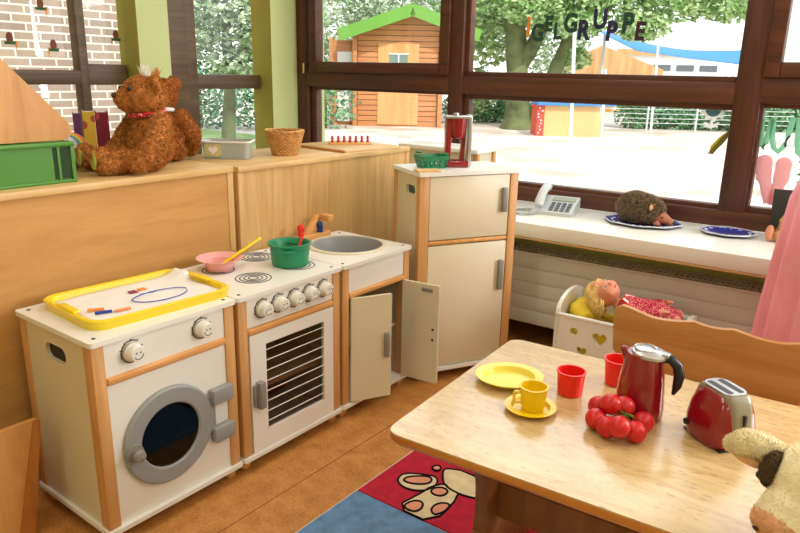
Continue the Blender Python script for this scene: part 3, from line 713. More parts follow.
cm = thing('toy_coffee_machine', 'red and silver toy coffee machine standing on the toy refrigerator', 'toy coffee machine', FR(.240, .140, FH), FA - .35)
cm.scale = (1.0, 1.0, 1.24)
g = G(); g.box((-.055, -.035, 0), (.045, .045, .022), .006); obj('base', g, M['crimson'], cm)
g = G(); g.box((-.055, -.02, .0), (-.030, .045, .170), .006); obj('column', g, M['crimson'], cm)
g = G(); g.box((.040, -.02, .0), (.056, .050, .176), .004); obj('back_plate', g, M['silver'], cm)
g = G(); g.lathe([(0, .095), (.022, .096), (.030, .104), (.037, .155), (.038, .164), (0, .166)], 32, T(-.002, -.004, 0)); obj('filter_holder', g, M['crimson'], cm)
g = G(); g.box((-.056, -.035, .164), (.050, .045, .173), .003); g.cyl((-.012, 0, .172), (-.012, 0, .182), .012); obj('lid', g, M['silver'], cm)
g = G(); g.prism([(0, .022), (.022, .022), (.026, .096), (.008, .096)], .014, T(.008, .004, 0) @ XZ); obj('spout_arm', g, M['crimson'], cm, 0)
# low white cabinet behind the fridge, standing on the sill
lc = thing('small_white_cabinet', 'low white-topped wooden box on the window sill behind the toy refrigerator', 'box', W(-.38, -.26, .6526), PHI)
lc.scale = (1, 1, 1.08)
g = G(); g.box((-.26, -.10, .248), (.22, .12, .268), .004); obj('top_board', g, M['white'], lc)
for x_, y_ in ((-.25, -.085), (.185, -.085), (-.25, .085), (.185, .085)):
    g = G(); g.box((x_, y_, 0), (x_ + .028, y_ + .025, .248), .002); obj('post', g, M['post'], lc)
g = G(); g.box((-.235, -.075, .01), (.20, .095, .248)); obj('body', g, M['cream'], lc, 0)

# ================================================================== ON THE SHELF UNITS
Z1 = .955; Z2 = .950
def bear(name, label, loc, rz, mat, scale, head_yaw, kerch, tuftmat, seed):
    th = thing(name, label, 'teddy bear', loc, rz)
    S = scale; g = G()
    def c(p0, p1, r0, r1, n=8): capsule(g, [a * S for a in p0], [a * S for a in p1], r0 * S, r1 * S, n)
    g.ball((0, 0, .082 * S), (.070 * S, .082 * S, .082 * S), 20); g.ball((-.002 * S, 0, .135 * S), (.056 * S, .066 * S, .062 * S), 18)
    c((.0, 0, .16), (.01, 0, .20), .042, .042, 4)
    for s_ in (-1, 1):
        c((.03, .055 * s_, .040), (.175, .062 * s_, .036), .040, .033); c((.180, .062 * s_, .038), (.195, .062 * s_, .060), .034, .028, 4)
        c((-.005, .074 * s_, .158), (.040, .118 * s_, .092), .033, .034, 6); c((.040, .118 * s_, .092), (.095, .112 * s_, .036), .034, .031, 6)
    hc = Vector((.012, 0, .236)); HM = T(*(hc * S)) @ RZ(head_yaw)
    def hb(p, r_): g.ball([q * S for q in p], [q * S for q in r_], 20, Mx=HM)
    hb((0, 0, 0), (.071, .072, .064)); hb((.048, 0, -.010), (.042, .042, .038)); hb((.074, 0, -.004), (.022, .026, .022))
    for s_ in (-1, 1): hb((-.015, s_ * .058, .042), (.016, .027, .027))
    obj('body', remesh(g, .0052, 5, .0022, 110, 26000, .0085, seed), mat, th, 0)
    HS = HM @ Matrix.Scale(S, 4)
    g = G(); g.ball((.095, 0, .004), (.009, .013, .009), 14, Mx=HS); obj('nose', g, M['nose'], th)
    for s_ in (-1, 1):
        g = G(); g.ball((.060, s_ * .042, .026), (.0075, .0075, .0075), 12, Mx=HS); obj('eye', g, M['black'], th)
    g = G(); SS = Matrix.Scale(S, 4)
    g.lathe([(.050, -.008), (.060, -.005), (.062, .002), (.056, .008), (.048, .004)], 36, SS @ T(.006, 0, .184) @ RY(R(8)), closed=True)
    kp = [( .058, -.006), (.085, -.030), (.066, -.040)]
    obj('kerchief', g, kerch, th)
    for s_ in (-1, 1):
        g = G(); g.ball((.222 * .97, .062 * s_, .048), (.006, .024, .030), 16, Mx=SS); obj('foot_pad', g, M['foot_pad'], th)
    g = G(); rr = random.Random(seed)
    for i in range(46):
        a = rr.uniform(0, 2 * PI); l = rr.uniform(.03, .055); sp = rr.uniform(.1, .6)
        b0 = Vector((-.01 + rr.uniform(-.008, .008), rr.uniform(-.01, .01), .050)); e = b0 + Vector((math.cos(a) * sp, math.sin(a) * sp, 1)).normalized() * l
        g.tube([b0, b0.lerp(e, .5) + Vector((0, 0, .003)), e], [.0016, .0014, .0004], 4, Mx=HS)
    obj('hair_tuft', g, tuftmat, th)
    return th
bear('teddy_bear', 'brown teddy bear in profile with red dotted kerchief and white head tuft', (-.565, .592, Z1 + .003), R(-100), M['bear'], 1.05, R(-4), M['kerchief'], plain('white_feather', (245, 240, 228), .8), 3)
bear('teddy_bear', 'brown teddy bear seen from behind with white collar, back to back with the other bear', (-.705, .722, Z1 + .003), R(150), M['bear_dk'], 1.03, R(10), M['paper'], plain('ginger_feather', (206, 140, 60), .8), 5)

gb = thing('green_crate', 'green plastic crate under the sloping wooden board, at the left edge', 'crate', (-.600, -.150, Z1))
def crate(g):
    x0, x1, y0, y1, h_ = -.13, .105, -.25, .420, .125
    g.box((x0, y0, 0), (x1, y1, .006)); g.box((x1 - .006, y0, .0), (x1, y1, h_)); g.box((x0, y0, 0), (x0 + .006, y1, h_))
    g.box((x0, y0, 0), (x1, y0 + .006, h_))
    for (a, b_) in ((x0, x0 + .03), (x1 - .03, x1), (-.045, -.03), (.0, .015)): g.box((a, y1 - .006, .012), (b_, y1, h_ - .014))
    g.box((x1 - .002, y1 - .062, .012), (x1 + .001, y1 - .010, h_ - .016), mi=1)  # dark green patch painted for the shade of the recessed slot
    g.box((x0, y1 - .012, 0), (x1, y1, .016)); g.box((x0, y1 - .012, h_ - .02), (x1, y1, h_))
    g.box((x1 - .002, y0, h_ - .014), (x1 + .008, y1 + .006, h_), .003); g.box((x1 - .002, y0, 0), (x1 + .006, y1 + .004, .010), .003); g.box((x1 - .003, y1 - .05, .01), (x1 + .004, y1 - .042, h_ - .01)); g.box((x1 - .003, y1 - .008, .01), (x1 + .005, y1 + .003, h_ - .01))
g = G(); crate(g); obj('crate_body', g, [M['green_crate'], plain('crate_slot_shade', (24, 56, 16), .7)], gb)
g = G(); g.box((-.128, -.248, .119), (.104, .418, .1245), .002); obj('crate_lid', g, M['green_crate'], gb)
wd = thing('sloping_board', 'birch plywood board with rounded corner sloping down onto the green crate', 'wooden board', (-.600, -.178, Z1 + .128))
ol = [(-.22, 0), (.415, 0)]
for i in range(7):
    a = -PI / 2 + i / 6 * R(131); ol.append((.430 + .030 * math.cos(a), .030 + .030 * math.sin(a)))
ol += [(-.02, .555), (-.22, .555)]
g = G(); g.prism(ol, .016, T(.075, 0, 0) @ YZ); g.prism(ol, .016, T(-.11, 0, 0) @ YZ); obj('side_board', g, M['ply'], wd)  # darker ply than the slope, shade of this face set in the colour
g = G(); q0 = Vector((0, .445, .050)); q1 = Vector((0, -.01, .548)); d = (q1 - q0).normalized(); nrm = Vector((0, d.z, -d.y))
ang = math.atan2(d.z, d.y)
g.box((-.11, 0, -.016), (.075, (q1 - q0).length, -.004), Mx=T(*q0) @ RX(ang) @ Matrix.Diagonal((1, 1, -1, 1))); obj('slope_panel', g, M['birch_y'], wd)

def book(y_, x_, th_, h_, w_, mat, label, rz=0):
    t_ = thing('picture_book', label, 'book', (x_, y_, Z1), R(-28))
    g = G(); g.box((-w_ / 2, -th_ / 2, 0), (w_ / 2, -th_ / 2 + .0025, h_)); g.box((-w_ / 2, th_ / 2 - .0025, 0), (w_ / 2, th_ / 2, h_)); g.box((w_ / 2 - .002, -th_ / 2, 0), (w_ / 2 + .001, th_ / 2, h_)); obj('cover', g, mat, t_, 0)
    g = G(); g.box((-w_ / 2 + .004, -th_ / 2 + .003, .003), (w_ / 2 - .003, th_ / 2 - .003, h_ - .004)); obj('pages', g, M['paper'], t_, 0)
def spine(name, a, b_, sc): return dotted(name, a, b_, sc, .35)
book(.500, -.880, .026, .185, .12, spine('book_purple', (110, 60, 110), (230, 190, 60), 26), 'purple and yellow picture book, leftmost of those behind the bear')
book(.535, -.862, .040, .190, .12, spine('book_yellow', (236, 200, 70), (200, 90, 80), 22), 'yellow patterned picture book between the purple and the red one')
book(.575, -.842, .042, .188, .12, spine('book_maroon', (140, 40, 60), (190, 80, 90), 18), 'maroon picture book, nearest the head of the profile bear')
rb = thing('paper_roll', 'white paper roll with a rainbow print behind the bear feet', 'paper roll', (-.800, .405, Z1), R(40))
rb.scale = (1.15, 1.15, 1.15)
g = G(); g.lathe([(.045, -.05), (.052, -.05), (.052, .05), (.045, .05)], 36, T(0, 0, .052) @ RX(PI / 2), closed=True); obj('roll', g, M['paper'], rb)
for i, c_ in enumerate([(240, 120, 90), (246, 170, 80), (240, 220, 90), (120, 190, 130), (110, 150, 210)]):
    g = G(); r_ = .0525; g.lathe([(r_, -.045 + i * .014), (r_ + .0006, -.045 + i * .014), (r_ + .0006, -.033 + i * .014), (r_, -.033 + i * .014)], 36, T(0, 0, .052) @ RX(PI / 2), closed=True)
    obj('rainbow_stripe', g, plain('rainbow_%d' % i, c_, .8), rb)
tb = thing('storage_tub', 'clear plastic tub with a printed green label on the shelf unit', 'tub', (-.680, 1.020, Z2), R(37))
tb.scale = (1.12, 1.05, 1.1)
g = G(); g.box((-.080, -.05, 0), (.080, .05, .003)); o4 = rrect(-.078, -.048, .078, .048, .018); o5 = rrect(-.088, -.056, .088, .056, .02)
ringwall(g, o4, 0, o5, .062); ringwall(g, off(o4, .975, .96), .002, off(o5, .975, .96), .062)
obj('tub_body', g, plain('frosted_tub', (206, 214, 208), .3, trans=.5), tb)
g = G(); ringwall(g, off(o5, .98), .060, off(o5, 1.05, 1.07), .060); ringwall(g, off(o5, 1.05, 1.07), .060, off(o5, 1.05, 1.07), .066); ringwall(g, off(o5, 1.05, 1.07), .066, off(o5, .98), .066); obj('rim', g, M['paper'], tb)
g = G(); g.box((-.072, -.0575, .010), (-.012, -.0560, .054)); lb = obj('label_patch', g, M['label_green'], tb)
g = G(); g.prism([(-.042, .018), (-.058, .034), (-.058, .042), (-.050, .046), (-.042, .040), (-.034, .046), (-.026, .042), (-.026, .034)], .001, T(0, -.0586, 0) @ XZ); obj('heart_print', g, M['paper'], lb)
wk = thing('wicker_basket', 'small honey-coloured wicker basket standing on the shelf unit', 'basket', (-.600, 1.262, Z2))
wk.scale = (1.25, 1.25, 1.14)
g = G()
n_w = 40
for r_i in range(13):
    h_ = .004 + r_i * .0066; rad = .040 + .024 * (h_ / .088)
    g.tube([((rad + .0022 * (1 if (i + r_i) % 2 else -1)) * math.cos(2 * PI * i / n_w), (rad + .0022 * (1 if (i + r_i) % 2 else -1)) * math.sin(2 * PI * i / n_w), h_) for i in range(n_w)], .0034, 5, closed=True)
g.cyl((0, 0, 0), (0, 0, .004), .040)
obj('woven_wall', g, M['wicker'], wk)
g = G()
for i in range(0, n_w, 2):
    a = 2 * PI * (i + .5) / n_w; g.tube([(.040 * math.cos(a), .040 * math.sin(a), 0), (.064 * math.cos(a), .064 * math.sin(a), .088)], .002, 5)
obj('stake', g, M['wicker'], wk)
g = G()
for q in range(2): g.tube([((.0655 + .003 * math.sin(a * 9 + q * PI)) * math.cos(a), (.0595 + .003 * math.sin(a * 9 + q * PI)) * math.sin(a), .090 + .002 * math.cos(a * 9 + q * PI)) for a in [2 * PI * i / 60 for i in range(60)]], .004, 6, closed=True)
obj('rim', g, M['wicker'], wk)
bd = thing('large_wooden_board', 'flat wooden board with dark edge lying across the shelf unit, red rack on it', 'wooden board', (-.640, 1.690, Z2), R(-6))
g = G(); g.box((-.19, -.17, 0), (.200, .19, .008), .002); obj('board_body', g, M['birch_y'], bd)
g = G(); g.box((-.19, -.182, 0), (.200, -.17, .012), .003); obj('edge_or_shade_strip', g, M['board'], bd)
rk = thing('peg_rack', 'small wooden rack holding a row of red toy figures on the wooden board', 'rack', (-.650, 1.745, Z2 + .008), R(52))
g = G(); g.box((-.105, -.022, 0), (.105, .022, .010), .002); obj('rack_base', g, M['dowel'], rk)
fig0 = None
FIGL = ['leftmost red toy figure in the little wooden rack', 'second red toy figure from the left in the rack', 'third red toy figure from the left in the rack', 'middle one of the seven red toy figures in the rack', 'third red toy figure from the right in the rack', 'second red toy figure from the right in the rack', 'rightmost red toy figure in the little wooden rack']
d_ = Vector((math.cos(R(52)), math.sin(R(52)), 0))
REDF = plain('red_figure', (176, 30, 44), .5)
for i in range(7):
    p = Vector((-.650, 1.745, Z2 + .018)) + d_ * (-.088 + i * .0293)
    if fig0 is None:
        fig0 = thing('toy_figure', FIGL[0], 'toy figure', p, R(52), 'red figures in the rack')
        g = G(); g.lathe([(0, 0), (.007, 0), (.0085, .004), (.005, .014), (.0035, .020), (0, .022)], 14); g.tube([(-.011, 0, .021), (0, 0, .015), (.011, 0, .021)], .0022, 6); obj('body', g, REDF, fig0)
        g = G(); g.ball((0, 0, .026), .0065, 12); obj('head', g, REDF, fig0)
    else:
        c_ = copy_tree(fig0); c_.location = p; c_['label'] = FIGL[i]

# ================================================================== WINDOW SILL
ZS = .6526
ph = thing('telephone', 'silver grey office telephone standing on the window sill', 'telephone', W(.158, -.200, ZS), PHI + R(8))
ph.scale = (1.12, 1.12, 1.15)
g = G(); g.prism([(-.075, 0), (.075, 0), (.075, .060), (.060, .064), (-.075, .014)], .17, T(-.045, 0, 0) @ YZ); obj('base', g, M['phone'], ph, 20)
g = G(); g.prism([(-.030, 0), (.030, 0), (.030, .003), (-.030, .003)], .10, T(0, 0, 0) @ RX(0)); 
SL = T(0, 0, 0) @ Matrix.Rotation(math.atan2(.050, .135), 4, 'X')
def on_slope(x0, x1, y0, y1, t_=.003): return dict(a=(x0, y0, 0), b=(x1, y1, t_), Mx=T(0, -.075, .0145) @ SL)
g = G(); g.box(**on_slope(.015, .115, .098, .132)); obj('display', g, M['lcd'], ph, 0)
g = G()
for i in range(4):
    for j in range(4): g.box(**on_slope(.020 + i * .024, .037 + i * .024, .012 + j * .019, .024 + j * .019, .004))
obj('keys', g, M['phone_dark'], ph, 0)
g = G(); HX = T(-.022, -.070, .030) @ SL
pts = [(0, 0, .006), (0, .02, .016), (0, .06, .030), (0, .10, .030), (0, .140, .022), (0, .160, .012)]
g.tube(pts, [.014, .017, .015, .015, .018, .014], 14, Mx=HX @ Matrix.Diagonal((1.25, 1, 1, 1))); obj('handset', g, M['phone'], ph)
cd = G(); pts = []
for i in range(260):
    a = i / 259; th_ = a * 2 * PI * .95 + 1.2; base_ = Vector((-.082 + .048 * math.cos(th_), -.085 + .055 * math.sin(th_), .008)); w_ = i * 1.1
    pts.append(base_ + Vector((math.cos(th_) * math.cos(w_) * .006, math.sin(th_) * math.cos(w_) * .006, math.sin(w_) * .006)))
cd.tube(pts, .0022, 5); obj('coiled_cord', cd, M['phone'], ph)

def wavy_plate(label, s_, t_, rx, ry, rz):
    p = thing('plate', label, 'plate', W(s_, t_, ZS), PHI + rz); n = 64; rr = random.Random(4)
    prof = [(0, .0), (.55, .0), (.68, .004), (1.0, .012), (1.02, .0135), (.99, .0145), (.68, .0075), (.55, .004), (0, .004)]
    def ring(q, z): return [(q * rx * math.cos(2 * PI * i / n) * (1 + .03 * q * math.cos(16 * PI * i / n)), q * ry * math.sin(2 * PI * i / n) * (1 + .03 * q * math.cos(16 * PI * i / n)), z) for i in range(n)]
    g = G(); rings = [ring(max(q, .001), z) for q, z in prof]
    for r_ in rings: g.v += r_
    for k in range(len(rings) - 1):
        for i in range(n): j2 = (i + 1) % n; g.f.append([k * n + i, k * n + j2, (k + 1) * n + j2, (k + 1) * n + i]); g.m.append(0)
    obj('plate_body', g, M['blue_plate'], p, 50)
    g = G(); g.tube(ring(1.012, .0135), .0026, 6, closed=True); obj('rim_line', g, M['plate_rim'], p)
    g = G()
    for i in range(30):
        a = rr.uniform(0, 2 * PI); q = rr.uniform(.78, .94); g.ball((q * rx * math.cos(a), q * ry * math.sin(a), .0075 + (q - .68) * .022 + .0008), (.006, .006, .0014), 8)
    obj('painted_dots', g, M['plate_rim'], p)
wavy_plate('cobalt blue plate under the plush hedgehog on the sill', .615, -.172, .165, .135, R(6))
wavy_plate('empty cobalt blue plate on the sill right of the hedgehog', .975, -.150, .108, .095, R(6))
hg = thing('plush_hedgehog', 'plush hedgehog sitting on the blue plate on the window sill', 'plush hedgehog', W(.618, -.172, ZS + .0045), PHI + R(-10))
hg.scale = (1.36, 1.36, 1.36)
g = G(); g.ball((-.015, 0, .048), (.082, .056, .048), 24); g.ball((-.03, 0, .05), (.062, .058, .05), 20)
obj('spiny_coat', remesh(g, .0045, 3, .002, 120, 16000, .009, 9), M['hedgehog'], hg, 0)
g = G(); capsule(g, (.045, 0, .032), (.095, 0, .016), .027, .011, 6); g.ball((.06, .03, .01), (.014, .01, .009), 10); g.ball((.06, -.03, .01), (.014, .01, .009), 10)
obj('face', remesh(g, .003, 2), M['hog_face'], hg)
g = G(); g.ball((.107, 0, .016), .006, 12); obj('nose', g, M['black'], hg)
for s_ in (-1, 1):
    g = G(); g.ball((.072, s_ * .017, .031), .0035, 10); obj('eye', g, M['black'], hg)
    g = G(); g.ball((.040, s_ * .040, .062), (.006, .008, .011), 12); obj('ear', g, M['ear_tan'], hg)
# black board with curved wooden stand
bl = thing('black_slate', 'black slate panel standing on the sill in a curved wooden holder', 'slate', W(1.215, -.135, ZS), PHI + R(12))
g = G(); g.box((-.085, -.006, .045), (.12, .006, .215), .002, Mx=RX(R(-12))); obj('panel', g, plain('slate_black', (34, 36, 36), .5), bl)
g = G(); g.tube([(.02, -.055, .215), (-.01, -.052, .16), (-.045, -.045, .09), (-.06, -.04, .04), (-.050, -.04, .0075)], [.008, .011, .014, .014, .0075], 10); g.tube([(-.052, -.03, .03), (.0, .04, .01), (.02, .05, .0085)], .008, 8); g.box((-.06, -.05, 0), (.06, .07, .010), .004); obj('holder', g, M['ply'], bl)
g = G(); g.ball((-.082, -.030, .035), (.018, .02, .035), 16); obj('peach_end', g, M['doll_skin'], bl)

# ================================================================== WINDOW DECORATIONS
def letter(ch, s_, z_, h_, rz, mat, label):
    cu = bpy.data.curves.new('letter', 'FONT'); cu.body = ch; cu.size = h_ / .70; cu.extrude = .0007; cu.offset = (.0042 if ch == 'i' else .0055) * h_ / .09; cu.align_x = 'CENTER'; cu.resolution_u = 4
    o = bpy.data.objects.new('tmp', cu); C.objects.link(o); dg = bpy.context.evaluated_depsgraph_get(); dg.update()
    me = bpy.data.meshes.new_from_object(o.evaluated_get(dg)); bpy.data.objects.remove(o)
    me.materials.clear(); me.materials.append(mat)
    l = bpy.data.objects.new('paper_letter', me); C.objects.link(l)
    l.matrix_world = WM @ T(s_, .0385, z_) @ RY(rz) @ Matrix.Rotation(PI / 2, 4, 'X') @ Matrix.Diagonal((.82, 1, 1, 1)) @ T(0, -h_ / 2, 0)
    tag(l, label, 'letter', 'letters of the group name on the window')
px = .00490
word = [('i', 527.8, 25, .098, 0, 'let_orange', 'orange letter i stuck on the window, first of the word'),
        ('G', 538.0, 31.7, .080, .0, 'let_green', 'dark green letter G directly after the orange i'),
        ('E', 549.5, 23.0, .070, .05, 'let_green', 'dark green letter E between the first G and the L'),
        ('L', 559.5, 30.5, .072, .0, 'let_green', 'dark green letter L on the window'),
        ('G', 572.7, 22.4, .084, .0, 'let_green', 'dark green letter G right before the R'),
        ('R', 586.3, 29.3, .086, .06, 'let_navy', 'navy letter R on the window'),
        ('U', 602.0, 19.0, .084, .0, 'let_navy', 'navy letter U on the window, highest in the word'),
        ('P', 614.0, 30.5, .084, .06, 'let_navy', 'navy letter P directly after the U'),
        ('P', 628.8, 23.0, .088, .05, 'let_green', 'dark green letter P before the last letter'),
        ('E', 641.0, 30.5, .078, .06, 'let_plum', 'plum coloured letter E, last of the word')]
for ch, x_, y_, h_, rz, mt_, lab in word:
    letter(ch, -.120 + (x_ - 528) * .00500, 1.597 - (y_ - 14) * .00480 - (x_ - 528) * .00006, h_, rz, M[mt_], lab)
def sticker(y_, z_, label, s_=1):
    th = thing('window_sticker', label, 'window sticker', (XL - .138, y_, z_), R(90))
    g = G(); g.prism([(-.014, 0), (.014, 0), (.016, .02), (.012, .036), (0, .044), (-.012, .036), (-.016, .02)], .0012, XZ); obj('brown_body', g, M['stick_brown'], th, 0)
    g = G(); g.prism([(-.024, -.012), (.024, -.012), (.026, .006), (.018, .0), (-.018, .0), (-.026, .006)], .0014, T(0, .0001, 0) @ XZ); obj('green_base', g, M['stick_green'], th, 0)
    g = G(); g.prism([(0, 0), (.010, 0), (.004, -.020), (.0, -.046), (-.003, -.02)], .0014, T(s_ * .026, .0002, .004) @ XZ); obj('carrot', g, M['let_orange'], th, 0)
sticker(.731, 1.402, 'brown and green paper figure, lowest left on the left window', 1)
sticker(.931, 1.378, 'brown and green paper figure beside the left window mullion', -1)
sticker(.889, 1.562, 'brown and green paper figure at the top of the left window', 1)
sticker(1.262, 1.440, 'brown and green paper figure at the right edge of the left window', -1)
fl = thing('window_flower', 'white paper flower with grey-blue centre on the lower window pane', 'window sticker', W(.812, .038, 1.168), PHI)
g = G(); g.prism([(0.050 * math.cos(a) * (1 + .18 * math.cos(a * 9)), .046 * math.sin(a) * (1 + .18 * math.cos(a * 9))) for a in [PI + PI * i / 30 for i in range(31)]], .001, XZ); obj('petals', g, M['thin_white'], fl, 0)
g = G(); g.prism([(0.032 * math.cos(a), .030 * math.sin(a)) for a in [PI + PI * i / 20 for i in range(21)]], .001, T(0, -.0011, 0) @ XZ); obj('centre', g, M['thin_blue'], fl, 0)
g = G(); g.prism([(-.004, -.045), (.004, -.045), (.006, -.062), (.034, -.052), (.022, -.074), (.004, -.080), (0, -.09), (-.006, -.080), (-.026, -.078), (-.034, -.054), (-.006, -.062)], .001, XZ); obj('leaves', g, M['thin_white'], fl, 0)
ol_ = thing('window_leaf', 'yellow-olive curved leaf hanging at the window beside the wide upright', 'window sticker', W(.862, .034, .985), PHI)
g = G(); g.tube([(-.034, 0, -.012), (-.022, 0, .018), (.0, 0, .048), (.022, 0, .078), (.036, 0, .105)], [.008, .014, .015, .010, .005], 10, Mx=Matrix.Diagonal((1, .35, 1, 1))); obj('leaf_body', g, plain('olive_felt', (120, 112, 40), .8), ol_)
g = G(); g.tube([(-.044, -.002, -.012), (-.034, -.003, .020), (-.012, -.003, .052), (.012, -.002, .082)], [.004, .006, .006, .003], 8); obj('yellow_edge', g, plain('leaf_yellow', (214, 190, 60), .8), ol_)
for (s_, z_, tz, lab) in ((1.052, .930, .022, 'left of two pink knitted shapes hanging at the right window pane'), (1.128, .925, -.010, 'right of two pink knitted shapes hanging at the right window pane')):
    th = thing('window_mitten', lab, 'window decoration', W(s_, .030, z_), PHI)
    g = G()
    for q in range(6): g.ball((tz * q * .05, 0, .030 - q * .014), (.034, .006, .030), 18)
    g.tube([(0, 0, -.02), (tz * .8, 0, -.07), (tz * 1.6, 0, -.12), (tz * 1.8, 0, -.155)], [.030, .026, .026, .020], 12, Mx=Matrix.Diagonal((1, .2, 1, 1))); obj('knit', remesh(g, .004, 4, .002, 90), M['pink_paint'], th)
for (s_, z_, w_, hh, lab) in ((1.095, 1.000, .030, .150, 'pale green ribbon loop above the pink shapes at the right window pane'), (1.190, .985, .028, .170, 'pale green ribbon loop at the right border of the right window pane'), (1.035, 1.010, .012, .130, 'narrow green ribbon at the left border of the right window pane')):
    th = thing('window_ribbon', lab, 'window decoration', W(s_, .034, z_), PHI)
    g = G(); g.tube([(-w_ - .006, 0, hh), (-w_, 0, hh * .4), (-w_ * .6, 0, .02), (0, 0, .004), (w_ * .7, 0, .03), (w_, 0, hh * .5), (w_ + .008, 0, hh)], [.011] * 7, 8, Mx=Matrix.Diagonal((1, .12, 1, 1))); obj('ribbon', g, M['green_foil'], th)
# ================================================================== DOLL CRADLE AND DOLL
cx0, cy0 = .492, 1.742
crd = thing('doll_cradle', 'white wooden doll cradle with heart cut-outs between table and radiator', 'doll cradle', (cx0, cy0, 0), R(2))
CL, CWd = .50, .30
heart = lambda cx, cz, s_: [(cx + s_ * p[0], cz + s_ * p[1]) for p in [(0, -1), (.9, 0), (1, .5), (.6, .85), (.2, .75), (0, .45), (-.2, .75), (-.6, .85), (-1, .5), (-.9, 0)]]
for y_ in (0, CWd - .014):
    g = G(); g.prism([(.012, .10), (CL - .012, .10), (CL - .012, .345), (.012, .345)], .014, T(0, y_, 0) @ XZ, holes=[circ(.085, .285, .017, 20), heart(.195, .275, .030), heart(.125, .205, .022), circ(.30, .285, .017, 20), heart(.40, .275, .03)]); obj('side_rail', g, M['white'], crd, 0)
    g = G(); g.box((.0, y_ - .003, .338), (CL, y_ + .017, .352), .004); obj('top_rail', g, M['white'], crd)
for x_, hh in ((0, .425), (CL - .016, .385)):
    ol2 = [(0, .055), (.04, .0), (CWd - .04, .0), (CWd, .055), (CWd, .35)] + [(CWd / 2 + CWd / 2 * math.cos(a), .35 + (hh - .35) * math.sin(a)) for a in [PI * i / 12 for i in range(1, 12)]] + [(0, .35)]
    g = G(); g.prism(ol2, .016, T(x_, 0, 0) @ YZ); obj('head_board' if x_ == 0 else 'foot_board', g, M['white'], crd, 0)
g = G(); g.box((.016, .014, .10), (CL - .016, CWd - .014, .112)); obj('bottom_board', g, M['white'], crd, 0)
pl_ = thing('cradle_mattress', 'yellow mattress lying in the doll cradle', 'mattress', (cx0, cy0, .114), R(2))
g = G(); g.box((.022, .022, 0), (CL - .022, CWd - .022, .190), .03, seg=4); obj('cover', g, M['pillow'], pl_)
pw = thing('doll_pillow', 'crumpled yellow pillow under the head of the doll', 'pillow', (cx0, cy0, .300), R(2))
g = G(); g.ball((.088, .140, .046), (.068, .115, .046), 30); me = remesh(g, .006, 3, .012, 18); obj('cover', me, M['pillow'], pw)
dl = thing('doll', 'blond baby doll in a red printed dress lying in the white cradle', 'doll', (cx0 + .176, cy0 + .120, .338), R(10))
g = G()
HD = T(-.028, 0, .098) @ RX(R(30)) @ RY(R(22))
g.ball((0, 0, 0), (.064, .052, .060), 28, Mx=HD); g.ball((.012, 0, .028), (.050, .046, .045), 22, Mx=HD)
capsule(g, (.045, 0, .060), (.08, 0, .050), .026, .03, 4); capsule(g, (.09, 0, .045), (.20, 0, .03), .048, .050, 7)
for s_ in (-1, 1):
    capsule(g, (.09, s_ * .045, .055), (.15, s_ * .085, .045), .020, .018, 6); capsule(g, (.15, s_ * .085, .045), (.21, s_ * .07, .075), .018, .014, 6)
    g.ball((.222, s_ * .068, .082), (.018, .012, .010), 12)
    for k in range(4): capsule(g, (.228, s_ * (.060 + k * .006), .084), (.244, s_ * (.058 + k * .007), .086), .0042, .0036, 3)
    capsule(g, (.214, s_ * .058, .088), (.222, s_ * .052, .098), .0042, .0036, 3)
    capsule(g, (.20, s_ * .028, .03), (.27, s_ * .04, .045), .026, .022, 6)
# face features
g.ball((.006, 0, .074), (.009, .008, .009), 12, Mx=HD)
g.ball((.030, 0, .050), (.016, .018, .020), 12, Mx=HD)
for s_ in (-1, 1): g.ball((.020, s_ * .026, .050), (.018, .016, .014), 12, Mx=HD); g.ball((.004, s_ * .052, .0), (.013, .007, .010), 10, Mx=HD)
obj('body', remesh(g, .0036, 3), M['doll_skin'], dl)
for s_ in (-1, 1):
    g = G(); g.ball((-.008, s_ * .021, .062), (.0065, .0085, .006), 12, Mx=HD); e = obj('eye', g, M['paper'], dl)
    g = G(); g.ball((-.008, s_ * .021, .0665), (.0048, .0050, .0028), 10, Mx=HD); obj('iris', g, M['iris'], e)
g = G(); g.ball((.028, 0, .069), (.0035, .010, .004), 12, Mx=HD); obj('mouth', g, plain('doll_lips', (200, 70, 70), .5), dl)
g = G(); rr = random.Random(11)
for i in range(760):
    th_ = rr.uniform(0, 2 * PI); ph0 = rr.uniform(0, 1)
    # root on the crown/back half of the head (local -x is the crown, -z the back)
    d0 = Vector((-1 + 1.15 * ph0, math.cos(th_) * .95, math.sin(th_) * .95)).normalized()
    if d0.z > .35 and d0.x > -.62: continue
    p0 = Vector((d0.x * .064, d0.y * .054, d0.z * .061)); fl_ = Vector((.75, d0.y * .35 + rr.uniform(-.2, .2), min(-.2, d0.z) - rr.uniform(.1, .5))).normalized()
    if d0.x > -.5: fl_ = Vector((.5, d0.y * .3 + rr.uniform(-.2, .2), -.7)).normalized()
    l = rr.uniform(.035, .062); nn = d0 * .010
    g.tube([p0 * .96, p0 + fl_ * l * .35 + nn, p0 + fl_ * l * .7 + nn * .8 + Vector((rr.uniform(-.006, .006), rr.uniform(-.006, .006), 0)), p0 + fl_ * l + Vector((rr.uniform(-.008, .008), rr.uniform(-.008, .008), 0))], [.0040, .0048, .0040, .0012], 5, Mx=HD)
g2 = G(); g2.ball((-.014, 0, -.012), (.056, .057, .056), 24, Mx=HD); o = len(g.v); g.v += g2.v; g.f += [[o + a for a in f] for f in g2.f]; g.m += g2.m
obj('hair', g, M['blond'], dl)
g = G(); capsule(g, (.085, 0, .048), (.20, 0, .038), .056, .062, 7); g.ball((.235, 0, .040), (.055, .095, .040), 20)
for s_ in (-1, 1): capsule(g, (.085, s_ * .045, .060), (.15, s_ * .085, .050), .030, .028, 6); capsule(g, (.15, s_ * .085, .050), (.195, s_ * .074, .068), .027, .022, 5)
